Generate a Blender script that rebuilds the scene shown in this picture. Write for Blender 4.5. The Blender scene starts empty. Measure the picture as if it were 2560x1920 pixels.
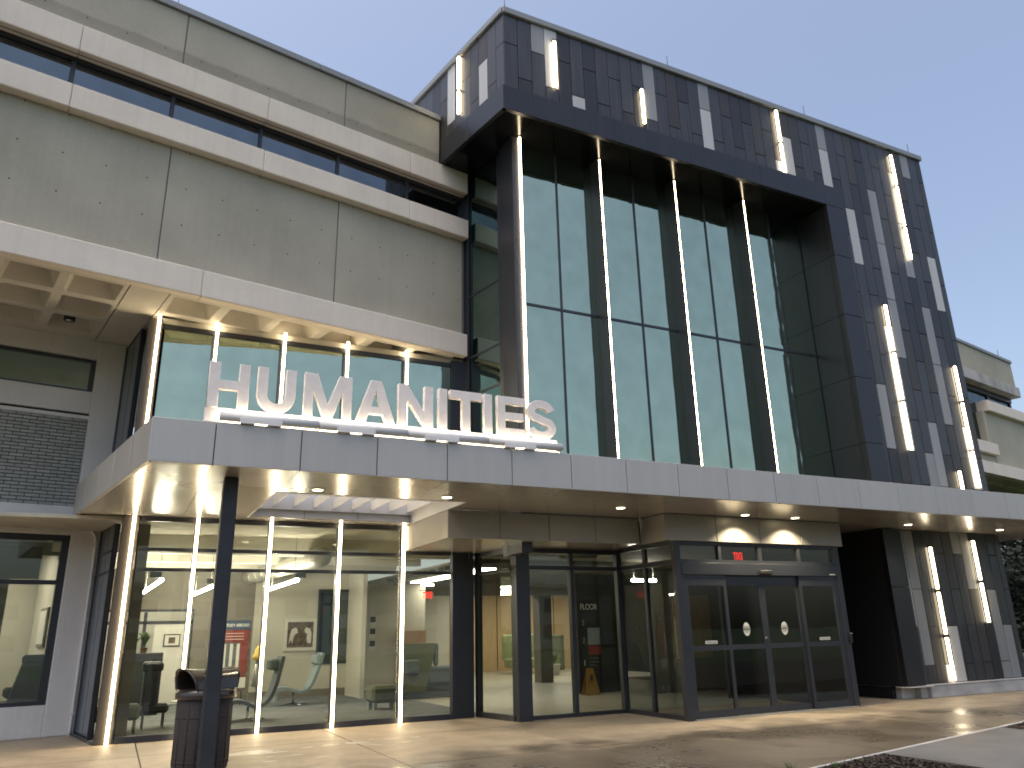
import bpy, bmesh, math, random
from mathutils import Vector, Matrix, geometry
random.seed(7)
SC = bpy.context.scene
COL = SC.collection
D = 0.18582850618835348          # the old building stands at this angle to the new entrance
CD, SD = math.cos(D), math.sin(D)

# ------------------------------------------------------------------ camera, sky, sun, exposure
cam_d = bpy.data.cameras.new('camera'); cam = bpy.data.objects.new('camera', cam_d); COL.objects.link(cam)
cam_d.sensor_width = 36.0; cam_d.lens = 1932.0 / 2560 * 36; cam_d.clip_end = 2000; cam_d.clip_start = 0.1
cr = Vector((0.8967254, -0.4420547, -0.0217059)); cu = Vector((-0.1163487, -0.2827683, 0.9521056)); cf = Vector((0.4270205, 0.8512518, 0.3049980))
M = Matrix((cr, cu, -cf)).transposed().to_4x4(); M.translation = Vector((0, 0, 1.6))
cam.matrix_world = M
SC.camera = cam

w = bpy.data.worlds.new('World'); SC.world = w; w.use_nodes = True
SUN_EL, SUN_AZ = math.radians(70.0), math.radians(248.0)     # a veiled, even dusk dome: no visible sun, no sharp shadows
nt = w.node_tree; bg = nt.nodes['Background']
sky = nt.nodes.new('ShaderNodeTexSky'); sky.sky_type = 'NISHITA'; sky.sun_disc = False
sky.sun_elevation = SUN_EL; sky.sun_rotation = SUN_AZ; sky.altitude = 100; sky.air_density = 1.0; sky.dust_density = 5.0; sky.ozone_density = 0.3
hsv = nt.nodes.new('ShaderNodeHueSaturation'); hsv.inputs['Saturation'].default_value = 0.92
nt.links.new(sky.outputs[0], hsv.inputs['Color']); nt.links.new(hsv.outputs[0], bg.inputs[0]); bg.inputs[1].default_value = 0.11
sl = bpy.data.lights.new('sun', 'SUN'); so = bpy.data.objects.new('sun', sl); COL.objects.link(so)
sl.energy = 0.14; sl.angle = math.radians(60); sl.color = (1.0, 0.86, 0.70)
sdir = Vector((math.sin(SUN_AZ) * math.cos(SUN_EL), math.cos(SUN_AZ) * math.cos(SUN_EL), math.sin(SUN_EL)))
so.rotation_euler = sdir.to_track_quat('Z', 'Y').to_euler()
SC.view_settings.view_transform = 'Standard'; SC.view_settings.look = 'None'
SC.view_settings.exposure = 1.15; SC.view_settings.gamma = 1.0; SC.view_settings.use_curve_mapping = False
SC.render.engine = 'CYCLES'
SC.cycles.use_denoising = True; SC.cycles.filter_width = 1.8
SC.cycles.max_bounces = 8; SC.cycles.diffuse_bounces = 3; SC.cycles.glossy_bounces = 4; SC.cycles.transparent_max_bounces = 12
SC.cycles.sample_clamp_indirect = 4.0; SC.cycles.caustics_reflective = False; SC.cycles.caustics_refractive = False
LED_K = 12.0       # brightness of the lit strips

# ------------------------------------------------------------------ materials
def newmat(name):
    m = bpy.data.materials.new(name); m.use_nodes = True
    return m, m.node_tree, m.node_tree.nodes['Principled BSDF']
def mat(name, col, rough=0.6, metal=0.0, var=0.12, scale=3.0, stretch=(1, 1, 1), bump=0.0, bscale=60.0, spec=0.5, rvar=0.0, obj=0.0, fine=0.0, stain=None, runs=0.0):
    """painted / cast surface: base colour broken up by two noises, optional fine relief"""
    m, t, p = newmat(name)
    N, L = t.nodes, t.links
    tc = N.new('ShaderNodeTexCoord'); mp = N.new('ShaderNodeMapping'); mp.inputs['Scale'].default_value = stretch
    L.new(tc.outputs['Object'], mp.inputs[0])
    geo = N.new('ShaderNodeNewGeometry'); mp2 = N.new('ShaderNodeMapping'); mp2.inputs['Scale'].default_value = stretch
    L.new(geo.outputs['Position'], mp2.inputs[0])
    n1 = N.new('ShaderNodeTexNoise'); n1.inputs['Scale'].default_value = scale; n1.inputs['Detail'].default_value = 6
    L.new(mp2.outputs[0], n1.inputs['Vector'])
    val = n1.outputs['Fac']
    mr = N.new('ShaderNodeMapRange'); mr.inputs['From Min'].default_value = 0.3; mr.inputs['From Max'].default_value = 0.7
    mr.inputs['To Min'].default_value = 1 - var; mr.inputs['To Max'].default_value = 1 + var
    L.new(val, mr.inputs['Value']); cur = mr.outputs[0]
    if fine:
        n3 = N.new('ShaderNodeTexNoise'); n3.inputs['Scale'].default_value = scale * 22; n3.inputs['Detail'].default_value = 3
        L.new(mp2.outputs[0], n3.inputs['Vector'])
        m3 = N.new('ShaderNodeMapRange'); m3.inputs['From Min'].default_value = 0.3; m3.inputs['From Max'].default_value = 0.7
        m3.inputs['To Min'].default_value = 1 - fine; m3.inputs['To Max'].default_value = 1 + fine
        L.new(n3.outputs['Fac'], m3.inputs['Value'])
        mm = N.new('ShaderNodeMath'); mm.operation = 'MULTIPLY'; L.new(cur, mm.inputs[0]); L.new(m3.outputs[0], mm.inputs[1]); cur = mm.outputs[0]
    if obj:
        oi = N.new('ShaderNodeObjectInfo'); m2 = N.new('ShaderNodeMapRange')
        m2.inputs['To Min'].default_value = 1 - obj; m2.inputs['To Max'].default_value = 1 + obj
        L.new(oi.outputs['Random'], m2.inputs['Value'])
        mm = N.new('ShaderNodeMath'); mm.operation = 'MULTIPLY'; L.new(cur, mm.inputs[0]); L.new(m2.outputs[0], mm.inputs[1]); cur = mm.outputs[0]
    def mul(a, b_):
        q = N.new('ShaderNodeMath'); q.operation = 'MULTIPLY'; L.new(a, q.inputs[0]); L.new(b_, q.inputs[1]); return q.outputs[0]
    if stain is not None:            # damp tide mark: the concrete below this height is darker
        sx = N.new('ShaderNodeSeparateXYZ'); L.new(geo.outputs['Position'], sx.inputs[0])
        n5 = N.new('ShaderNodeTexNoise'); n5.inputs['Scale'].default_value = 2.5; n5.inputs['Detail'].default_value = 5; L.new(geo.outputs['Position'], n5.inputs['Vector'])
        a5 = N.new('ShaderNodeMath'); a5.operation = 'MULTIPLY_ADD'; L.new(n5.outputs['Fac'], a5.inputs[0]); a5.inputs[1].default_value = 0.16; L.new(sx.outputs['Z'], a5.inputs[2])
        r5 = N.new('ShaderNodeMapRange'); r5.inputs['From Min'].default_value = stain + .06; r5.inputs['From Max'].default_value = stain + .11
        r5.inputs['To Min'].default_value = 0.74; r5.inputs['To Max'].default_value = 1.0; L.new(a5.outputs[0], r5.inputs['Value']); cur = mul(cur, r5.outputs[0])
    if runs:                         # rain runs down the face
        mp6 = N.new('ShaderNodeMapping'); mp6.inputs['Scale'].default_value = (5.0, 5.0, 0.22); L.new(geo.outputs['Position'], mp6.inputs[0])
        n6 = N.new('ShaderNodeTexNoise'); n6.inputs['Scale'].default_value = 1.6; n6.inputs['Detail'].default_value = 7; n6.inputs['Roughness'].default_value = .65; L.new(mp6.outputs[0], n6.inputs['Vector'])
        r6 = N.new('ShaderNodeMapRange'); r6.inputs['From Min'].default_value = .48; r6.inputs['From Max'].default_value = .72
        r6.inputs['To Min'].default_value = 1.0; r6.inputs['To Max'].default_value = 1 - runs; L.new(n6.outputs['Fac'], r6.inputs['Value']); cur = mul(cur, r6.outputs[0])
    vm = N.new('ShaderNodeVectorMath'); vm.operation = 'SCALE'; vm.inputs[0].default_value = col[:3]
    L.new(cur, vm.inputs['Scale']); L.new(vm.outputs[0], p.inputs['Base Color'])
    p.inputs['Roughness'].default_value = rough; p.inputs['Metallic'].default_value = metal
    p.inputs['Specular IOR Level'].default_value = spec
    if rvar:
        r2 = N.new('ShaderNodeMapRange'); r2.inputs['From Min'].default_value = 0.35; r2.inputs['From Max'].default_value = 0.65
        r2.inputs['To Min'].default_value = max(0.02, rough - rvar); r2.inputs['To Max'].default_value = rough + rvar
        L.new(val, r2.inputs['Value']); L.new(r2.outputs[0], p.inputs['Roughness'])
    if bump:
        n2 = N.new('ShaderNodeTexNoise'); n2.inputs['Scale'].default_value = bscale; n2.inputs['Detail'].default_value = 4
        L.new(geo.outputs['Position'], n2.inputs['Vector'])
        b = N.new('ShaderNodeBump'); b.inputs['Strength'].default_value = bump; b.inputs['Distance'].default_value = 0.01
        L.new(n2.outputs['Fac'], b.inputs['Height']); L.new(b.outputs[0], p.inputs['Normal'])
    return m
def emit(name, col, k):
    m = bpy.data.materials.new(name); m.use_nodes = True; t = m.node_tree; t.nodes.clear()
    e = t.nodes.new('ShaderNodeEmission'); e.inputs[0].default_value = (*col, 1); e.inputs[1].default_value = k
    o = t.nodes.new('ShaderNodeOutputMaterial'); t.links.new(e.outputs[0], o.inputs[0]); return m
def clear_glass(name, tint, base, k):
    """thin window glass: what passes through is tinted, the rest mirrors what stands opposite"""
    m = bpy.data.materials.new(name); m.use_nodes = True; t = m.node_tree; t.nodes.clear(); N, L = t.nodes, t.links
    tr = N.new('ShaderNodeBsdfTransparent'); tr.inputs[0].default_value = (*tint, 1)
    gl = N.new('ShaderNodeBsdfGlossy'); gl.inputs['Roughness'].default_value = 0.01; gl.inputs[0].default_value = (0.92, 0.98, 0.95, 1)
    g0 = N.new('ShaderNodeNewGeometry'); dt = N.new('ShaderNodeVectorMath'); dt.operation = 'DOT_PRODUCT'
    L.new(g0.outputs['Normal'], dt.inputs[0]); L.new(g0.outputs['Incoming'], dt.inputs[1])
    ab = N.new('ShaderNodeMath'); ab.operation = 'ABSOLUTE'; L.new(dt.outputs['Value'], ab.inputs[0])
    om = N.new('ShaderNodeMath'); om.operation = 'SUBTRACT'; om.inputs[0].default_value = 1.0; L.new(ab.outputs[0], om.inputs[1])
    fr = N.new('ShaderNodeMath'); fr.operation = 'POWER'; L.new(om.outputs[0], fr.inputs[0]); fr.inputs[1].default_value = 4.0
    ma = N.new('ShaderNodeMath'); ma.operation = 'MULTIPLY_ADD'; ma.inputs[1].default_value = k; ma.inputs[2].default_value = base
    geo = N.new('ShaderNodeNewGeometry'); no = N.new('ShaderNodeTexNoise'); no.inputs['Scale'].default_value = 1.4; no.inputs['Detail'].default_value = 1
    b = N.new('ShaderNodeBump'); b.inputs['Strength'].default_value = 0.12; b.inputs['Distance'].default_value = 0.01
    L.new(geo.outputs['Position'], no.inputs['Vector']); L.new(no.outputs[0], b.inputs['Height']); L.new(b.outputs[0], gl.inputs['Normal'])
    mx = N.new('ShaderNodeMixShader'); L.new(fr.outputs[0], ma.inputs[0]); L.new(ma.outputs[0], mx.inputs[0])
    L.new(tr.outputs[0], mx.inputs[1]); L.new(gl.outputs[0], mx.inputs[2])
    o = N.new('ShaderNodeOutputMaterial'); L.new(mx.outputs[0], o.inputs[0]); return m
def mirror_glass(name, refl, inner, fac):
    m = bpy.data.materials.new(name); m.use_nodes = True; t = m.node_tree; t.nodes.clear(); N, L = t.nodes, t.links
    df = N.new('ShaderNodeBsdfDiffuse'); df.inputs[0].default_value = (*inner, 1)
    gl = N.new('ShaderNodeBsdfGlossy'); gl.inputs[0].default_value = (*refl, 1); gl.inputs['Roughness'].default_value = 0.03
    geo = N.new('ShaderNodeNewGeometry'); no = N.new('ShaderNodeTexNoise'); no.inputs['Scale'].default_value = 0.9; no.inputs['Detail'].default_value = 2
    L.new(geo.outputs['Position'], no.inputs['Vector'])
    tc = N.new('ShaderNodeTexCoord'); sp = N.new('ShaderNodeSeparateXYZ'); L.new(tc.outputs['Generated'], sp.inputs[0])
    hs = []
    for ax, wd in (('X', .13), ('Y', .13), ('Z', .035)):
        one = N.new('ShaderNodeMath'); one.operation = 'SUBTRACT'; one.inputs[0].default_value = 1.0; L.new(sp.outputs[ax], one.inputs[1])
        mn = N.new('ShaderNodeMath'); mn.operation = 'MINIMUM'; L.new(sp.outputs[ax], mn.inputs[0]); L.new(one.outputs[0], mn.inputs[1])
        q = N.new('ShaderNodeMapRange'); q.interpolation_type = 'SMOOTHSTEP'; q.inputs['From Max'].default_value = wd; L.new(mn.outputs[0], q.inputs['Value']); hs.append(q.outputs[0])
    pick = N.new('ShaderNodeMath'); pick.operation = 'MAXIMUM'; L.new(hs[0], pick.inputs[0]); L.new(hs[1], pick.inputs[1])   # the thin axis never wins
    mu = N.new('ShaderNodeMath'); mu.operation = 'MULTIPLY'; L.new(pick.outputs[0], mu.inputs[0]); L.new(hs[2], mu.inputs[1])
    ad = N.new('ShaderNodeMath'); ad.operation = 'MULTIPLY_ADD'; L.new(mu.outputs[0], ad.inputs[0]); ad.inputs[1].default_value = 0.25; L.new(no.outputs[0], ad.inputs[2])
    b = N.new('ShaderNodeBump'); b.inputs['Strength'].default_value = 0.35; b.inputs['Distance'].default_value = 0.02
    L.new(ad.outputs[0], b.inputs['Height']); L.new(b.outputs[0], gl.inputs['Normal'])
    # light dust film, uneven
    n2 = N.new('ShaderNodeTexNoise'); n2.inputs['Scale'].default_value = 2.3; n2.inputs['Detail'].default_value = 8
    L.new(geo.outputs['Position'], n2.inputs['Vector'])
    mr = N.new('ShaderNodeMapRange'); mr.inputs['From Min'].default_value = 0.35; mr.inputs['From Max'].default_value = 0.75
    mr.inputs['To Min'].default_value = fac; mr.inputs['To Max'].default_value = fac - 0.12
    L.new(n2.outputs[0], mr.inputs['Value'])
    mx = N.new('ShaderNodeMixShader'); L.new(mr.outputs[0], mx.inputs[0]); L.new(df.outputs[0], mx.inputs[1]); L.new(gl.outputs[0], mx.inputs[2])
    o = N.new('ShaderNodeOutputMaterial'); L.new(mx.outputs[0], o.inputs[0]); return m

M_ = {}
M_['band'] = mat('pale concrete', (0.76, 0.685, 0.59), 0.85, var=0.05, scale=1.3, bump=0.25, bscale=45, fine=0.03, runs=0.07)
M_['panelc'] = mat('grey green concrete', (0.41, 0.385, 0.31), 0.9, var=0.10, scale=0.8, bump=0.35, bscale=120, fine=0.03, obj=0.03, runs=0.06)
M_['soffitc'] = mat('cast soffit concrete', (0.62, 0.58, 0.51), 0.9, var=0.09, scale=1.6, bump=0.2, bscale=40, fine=0.03)
M_['wallc'] = mat('painted concrete wall', (0.70, 0.68, 0.655), 0.85, var=0.06, scale=1.1, bump=0.25, bscale=50, fine=0.03, runs=0.06)
M_['parap'] = mat('grey green parapet concrete', (0.41, 0.385, 0.31), 0.9, var=0.10, scale=0.8, bump=0.35, bscale=120, fine=0.035, obj=0.03, stain=12.56)
M_['brick'] = mat('grey brick', (0.34, 0.35, 0.325), 0.9, var=0.10, scale=8, bump=0.4, bscale=120, obj=0.10, fine=0.06)
M_['mortar'] = mat('dark mortar', (0.03, 0.03, 0.03), 0.95)
M_['gap'] = mat('dark joint', (0.012, 0.012, 0.013), 0.9, var=0.0)
M_['joint'] = mat('grey sealant', (0.13, 0.13, 0.125), 0.8)
M_['coping'] = mat('grey metal coping', (0.25, 0.26, 0.26), 0.45, 0.3, var=0.06, scale=1.2)
st = (1.0, 1.0, 0.05)
M_['dk'] = mat('dark slate panel', (0.037, 0.039, 0.044), 0.36, 0.25, var=0.30, scale=11, stretch=st, rvar=0.10, obj=0.10, spec=0.6)
M_['dk2'] = mat('charcoal panel', (0.017, 0.018, 0.021), 0.38, 0.25, var=0.18, scale=9, stretch=st, rvar=0.05, obj=0.08, spec=0.6)
M_['dk3'] = mat('umber panel', (0.040, 0.036, 0.035), 0.42, 0.2, var=0.18, scale=9, stretch=st, rvar=0.05, obj=0.10)
M_['lt'] = mat('mid grey panel', (0.26, 0.265, 0.27), 0.42, 0.2, var=0.07, scale=5, stretch=st, obj=0.06)
M_['wh'] = mat('pale grey panel', (0.50, 0.495, 0.485), 0.45, 0.15, var=0.05, scale=5, stretch=st, obj=0.05)
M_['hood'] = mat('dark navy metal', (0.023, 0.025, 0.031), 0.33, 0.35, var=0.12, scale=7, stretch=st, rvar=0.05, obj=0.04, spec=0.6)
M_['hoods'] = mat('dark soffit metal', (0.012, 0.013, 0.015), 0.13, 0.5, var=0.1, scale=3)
M_['frame'] = mat('dark bronze grey frame', (0.038, 0.041, 0.050), 0.38, 0.3, var=0.06, scale=3)
M_['frameb'] = mat('brown grey frame', (0.055, 0.048, 0.043), 0.45, 0.3, var=0.06)
M_['spand'] = mat('blue grey spandrel glass', (0.10, 0.125, 0.155), 0.22, 0.1, var=0.06, scale=1.5, spec=0.8)
M_['fasc'] = mat('silver canopy panel', (0.45, 0.43, 0.40), 0.42, 0.30, var=0.05, scale=7, stretch=st, rvar=0.05, obj=0.03)
M_['soff'] = mat('satin canopy soffit', (0.50, 0.475, 0.43), 0.23, 0.5, var=0.03, scale=1.2, rvar=0.012, obj=0.03)
M_['boxf'] = mat('matt canopy box panel', (0.36, 0.34, 0.31), 0.42, 0.3, var=0.05, scale=3, obj=0.03)
M_['slat'] = mat('white painted slat', (0.62, 0.62, 0.62), 0.5, var=0.04)
M_['post'] = mat('dark grey steel post', (0.040, 0.043, 0.048), 0.42, 0.4, var=0.2, scale=2.5)
M_['white'] = mat('white enamel', (0.72, 0.70, 0.68), 0.35, var=0.04, scale=4)
M_['letter'] = mat('white acrylic letter', (0.78, 0.71, 0.66), 0.28, var=0.05, scale=5, rvar=0.08)
M_['led'] = emit('lit warm led', (1.0, 0.80, 0.50), LED_K)
M_['ledc'] = emit('lit cladding led', (1.0, 0.82, 0.54), LED_K * .55)
M_['led2'] = emit('lit led bar', (1.0, 0.84, 0.58), LED_K * 1.3)
M_['lamp'] = emit('lit downlight lens', (1.0, 0.86, 0.55), 7.5)
M_['tube'] = emit('lit room tube', (1.0, 0.92, 0.79), 36.0)
M_['ceil'] = emit('lit ceiling panel', (1.0, 0.93, 0.81), 6.4)
M_['red'] = emit('lit red letters', (1.0, 0.03, 0.02), 1.0)
M_['glass'] = clear_glass('window glass', (0.94, 0.95, 0.89), 0.05, 0.75)
M_['glassd'] = clear_glass('dark door glass', (0.72, 0.74, 0.72), 0.035, 0.7)
M_['teal'] = mirror_glass('teal reflective glass', (0.51, 0.61, 0.47), (0.02, 0.04, 0.035), 0.80)
M_['teal2'] = mirror_glass('dark green reflective glass', (0.30, 0.40, 0.36), (0.012, 0.02, 0.02), 0.75)
M_['win'] = mirror_glass('dusk window glass', (0.19, 0.225, 0.25), (0.012, 0.013, 0.014), 0.75)
M_['black'] = mat('black recess', (0.010, 0.010, 0.011), 0.7)
M_['cream'] = mat('cream room wall', (0.56, 0.54, 0.46), 0.8, var=0.03)
M_['tan'] = mat('tan wood panel', (0.46, 0.33, 0.17), 0.5, var=0.10, scale=3, stretch=(4, 4, 0.4))
M_['orange'] = mat('orange wall', (0.42, 0.28, 0.18), 0.8)
M_['greyw'] = mat('taupe room wall', (0.20, 0.185, 0.155), 0.8, var=0.04)
M_['carpet'] = mat('grey carpet', (0.115, 0.125, 0.125), 0.95, var=0.25, scale=1.2, fine=0.2)
M_['tile'] = mat('pale floor tile', (0.40, 0.38, 0.30), 0.35, var=0.06, scale=2)
M_['ceilp'] = mat('room ceiling', (0.55, 0.52, 0.42), 0.8)
M_['colc'] = mat('brown room column', (0.085, 0.075, 0.055), 0.7, var=0.15)
M_['bluef'] = mat('pale blue fabric', (0.19, 0.235, 0.245), 0.9, var=0.06, scale=6)
M_['greyf'] = mat('grey fabric', (0.10, 0.115, 0.12), 0.9, var=0.08, scale=6)
M_['greenf'] = mat('olive green fabric', (0.105, 0.112, 0.07), 0.9, var=0.08, scale=6)
M_['limef'] = mat('lime green fabric', (0.22, 0.25, 0.12), 0.9, var=0.06, scale=6)
M_['blackf'] = mat('black furniture', (0.014, 0.015, 0.016), 0.5)
M_['chrome'] = mat('brushed chrome', (0.55, 0.55, 0.52), 0.25, 1.0, var=0.03)
M_['duct'] = mat('galvanised duct', (0.42, 0.41, 0.36), 0.4, 0.5, var=0.05)
M_['paper'] = mat('white paper', (0.65, 0.64, 0.58), 0.7, var=0.02)
M_['dkpic'] = mat('dark painting', (0.13, 0.10, 0.075), 0.6, var=0.7, scale=9)
M_['redp'] = mat('red print', (0.20, 0.03, 0.025), 0.6)
M_['navyp'] = mat('navy print', (0.025, 0.05, 0.10), 0.6)
M_['yellow'] = mat('yellow plastic', (0.24, 0.125, 0.01), 0.45)
M_['yclot'] = mat('yellow cloth', (0.50, 0.34, 0.05), 0.8)
M_['leaf'] = mat('potted plant leaf', (0.045, 0.085, 0.022), 0.55, var=0.35, scale=14)
M_['pot'] = mat('white clay pot', (0.5, 0.5, 0.45), 0.6)
M_['terra'] = mat('terracotta pot', (0.28, 0.11, 0.06), 0.8)
M_['bin'] = mat('exposed aggregate bin wall', (0.034, 0.029, 0.027), 0.75, var=0.3, scale=30, bump=0.9, bscale=110, fine=0.4)
M_['lid'] = mat('wet brown plastic lid', (0.032, 0.024, 0.020), 0.22, var=0.25, scale=5, bump=0.15, bscale=18, spec=0.7)
M_['tree'] = mat('dark tree foliage', (0.016, 0.026, 0.013), 0.7, var=0.5, scale=1.2, obj=0.2)
M_['bark'] = mat('tree bark', (0.06, 0.045, 0.035), 0.9, var=0.3, scale=6)
M_['soil'] = mat('brown mulch', (0.040, 0.029, 0.021), 0.95, var=0.5, scale=7, bump=0.9, bscale=30, fine=0.4)
M_['chip'] = mat('mulch chips', (0.060, 0.043, 0.032), 0.9, var=0.5, scale=9)
M_['grass'] = mat('grass', (0.055, 0.085, 0.025), 0.8, var=0.4, scale=5)
M_['plinth'] = mat('stained white plinth', (0.44, 0.43, 0.41), 0.85, var=0.22, scale=2.2, fine=0.06, bump=0.2)
M_['opp'] = mat('cream stucco across the street', (0.68, 0.65, 0.58), 0.9, var=0.05)
M_['oppw'] = mat('dim window across the street', (0.14, 0.15, 0.16), 0.3)
M_['ink'] = mat('dark print ink', (0.03, 0.03, 0.03), 0.6)
M_['tanw'] = mat('tan low wall', (0.36, 0.28, 0.14), 0.8)

def paving_mat(name, col, shine=1.0):
    m, t, p = newmat(name); N, L = t.nodes, t.links
    geo = N.new('ShaderNodeNewGeometry'); sep = N.new('ShaderNodeSeparateXYZ'); L.new(geo.outputs['Position'], sep.inputs[0])
    def noise(s, d=6, dist=0.0):
        n = N.new('ShaderNodeTexNoise'); n.inputs['Scale'].default_value = s; n.inputs['Detail'].default_value = d; n.inputs['Distortion'].default_value = dist
        L.new(geo.outputs['Position'], n.inputs['Vector']); return n.outputs['Fac']
    def mr(v, a, b, c, d_):
        r = N.new('ShaderNodeMapRange'); r.interpolation_type = 'SMOOTHSTEP'
        for k, x in zip(('From Min', 'From Max', 'To Min', 'To Max'), (a, b, c, d_)): r.inputs[k].default_value = x
        L.new(v, r.inputs['Value']); return r.outputs[0]
    def mth(op, a, b):
        q = N.new('ShaderNodeMath'); q.operation = op
        for i, x in enumerate((a, b)):
            if isinstance(x, (int, float)): q.inputs[i].default_value = x
            else: L.new(x, q.inputs[i])
        return q.outputs[0]
    n_big = noise(0.55, 5, 0.6); n_mid = noise(2.2, 6); n_f = noise(45, 3); n_m2 = noise(9, 5)
    # rain reaches the paving outside the canopy's drip line; its edge wanders
    yy = mth('ADD', sep.outputs['Y'], mth('MULTIPLY', mth('SUBTRACT', n_mid, 0.5), 1.6))
    wet = mr(yy, 9.6, 12.4, 1.0, 0.0)
    pud = mr(mth('ADD', n_big, mth('MULTIPLY', mth('SUBTRACT', n_mid, 0.5), 0.25)), 0.44, 0.66, 0.0, 1.0)
    wet2 = mth('MULTIPLY', mth('MAXIMUM', mth('MULTIPLY', wet, mr(pud, 0, 1, 0.62, 1.0)), mth('MULTIPLY', pud, 0.38)), shine)
    tone = mth('MULTIPLY', mr(n_mid, 0.3, 0.7, 0.88, 1.10), mth('MULTIPLY', mr(n_f, 0.3, 0.7, 0.93, 1.07), mr(n_m2, 0.3, 0.7, 0.93, 1.06)))
    oi = N.new('ShaderNodeObjectInfo'); tone = mth('MULTIPLY', tone, mr(oi.outputs['Random'], 0, 1, 0.93, 1.06))
    tone = mth('MULTIPLY', tone, mr(wet2, 0.1, 0.70, 1.0, 0.24))
    vm = N.new('ShaderNodeVectorMath'); vm.operation = 'SCALE'; vm.inputs[0].default_value = col; L.new(tone, vm.inputs['Scale'])
    L.new(vm.outputs[0], p.inputs['Base Color'])
    L.new(mth('ADD', mr(wet2, 0.1, 1.0, 0.60, 0.27), mth('MULTIPLY', mth('SUBTRACT', n_m2, 0.5), 0.12)), p.inputs['Roughness'])
    b = N.new('ShaderNodeBump'); b.inputs['Strength'].default_value = 0.25; b.inputs['Distance'].default_value = 0.006
    L.new(mth('ADD', n_f, n_m2), b.inputs['Height']); L.new(b.outputs[0], p.inputs['Normal'])
    return m
M_['pave'] = paving_mat('damp concrete paving', (0.44, 0.355, 0.25))
M_['path'] = paving_mat('grey concrete path', (0.17, 0.168, 0.16), .45)

# ------------------------------------------------------------------ builders
W = {}          # object name -> (world location, world z rotation)
def fr_w(fr, x, y, z):
    return Vector((x * CD - y * SD, x * SD + y * CD, z)) if fr == 'O' else Vector((x, y, z))
def fr_r(fr): return D if fr == 'O' else 0.0
def place(o, parent, loc, rot):
    COL.objects.link(o); loc = Vector(loc)
    W[o.name] = (loc, rot)
    if parent is not None:
        pl, pr = W[parent.name]; o.parent = parent
        o.location = Matrix.Rotation(-pr, 3, 'Z') @ (loc - pl); o.rotation_euler = (0, 0, rot - pr)
    else:
        o.location = loc; o.rotation_euler = (0, 0, rot)
    return o
def props(o, label=None, cat=None, group=None, kind=None):
    if label: o['label'] = label
    if cat: o['category'] = cat
    if group: o['group'] = group
    if kind: o['kind'] = kind
    return o
def thing(name, label, cat, loc, rot=0.0, group=None, kind=None):
    o = bpy.data.objects.new(name, None); o.empty_display_size = 0.2
    place(o, None, loc, rot)
    return props(o, label, cat, group, kind)
_mc = {}
def cbox_mesh(dx, dy, dz, ch, m):
    key = (round(dx, 4), round(dy, 4), round(dz, 4), ch, m)
    if key in _mc: return _mc[key]
    me = bpy.data.meshes.new('box')
    hx, hy, hz = dx / 2, dy / 2, dz / 2
    if ch <= 0:
        v = [(sx * hx, sy * hy, sz * hz) for sx in (-1, 1) for sy in (-1, 1) for sz in (-1, 1)]
        f = [(0, 1, 3, 2), (4, 6, 7, 5), (0, 4, 5, 1), (2, 3, 7, 6), (0, 2, 6, 4), (1, 5, 7, 3)]
        me.from_pydata(v, [], f)
        b = bmesh.new(); b.from_mesh(me); bmesh.ops.recalc_face_normals(b, faces=b.faces); b.to_mesh(me); b.free()
    else:
        b = bmesh.new(); c = min(ch, hx * .9, hy * .9, hz * .9)
        vs = []
        for sx in (-1, 1):
            for sy in (-1, 1):
                for sz in (-1, 1):
                    vs += [b.verts.new((sx * hx, sy * (hy - c), sz * (hz - c))), b.verts.new((sx * (hx - c), sy * hy, sz * (hz - c))), b.verts.new((sx * (hx - c), sy * (hy - c), sz * hz))]
        r = bmesh.ops.convex_hull(b, input=b.verts)
        bmesh.ops.dissolve_limit(b, angle_limit=0.01, verts=b.verts, edges=b.edges)
        b.normal_update(); b.to_mesh(me); b.free()
    me.materials.append(M_[m]); _mc[key] = me
    return me
def box(name, parent, m, x0, x1, y0, y1, z0, z1, fr='N', ch=0.0, label=None, kind=None):
    me = cbox_mesh(abs(x1 - x0), abs(y1 - y0), abs(z1 - z0), ch, m)
    o = bpy.data.objects.new(name, me)
    place(o, parent, fr_w(fr, (x0 + x1) / 2, (y0 + y1) / 2, (z0 + z1) / 2), fr_r(fr))
    return props(o, label, None, None, kind)
def mesh(name, parent, m, verts, faces, fr='N', smooth=False, label=None, kind=None, mats=None, fmat=None, recalc=True):
    c = sum((Vector(v) for v in verts), Vector()) / len(verts)
    me = bpy.data.meshes.new(name); me.from_pydata([tuple(Vector(v) - c) for v in verts], [], faces)
    me.materials.append(M_[m])
    for k in (mats or []): me.materials.append(M_[k])
    if recalc:
        b = bmesh.new(); b.from_mesh(me); bmesh.ops.recalc_face_normals(b, faces=b.faces); b.to_mesh(me); b.free()
    if fmat:
        for i, k in enumerate(fmat): me.polygons[i].material_index = k
    if smooth:
        for p in me.polygons: p.use_smooth = True
    o = bpy.data.objects.new(name, me)
    place(o, parent, fr_w(fr, *c), fr_r(fr))
    return props(o, label, None, None, kind)
def prism(name, parent, m, poly, z0, z1, fr='N', **k):
    n = len(poly)
    v = [(x, y, z0) for x, y in poly] + [(x, y, z1) for x, y in poly]
    f = [tuple(range(n - 1, -1, -1)), tuple(range(n, 2 * n))] + [(i, (i + 1) % n, n + (i + 1) % n, n + i) for i in range(n)]
    return mesh(name, parent, m, v, f, fr, **k)
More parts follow.
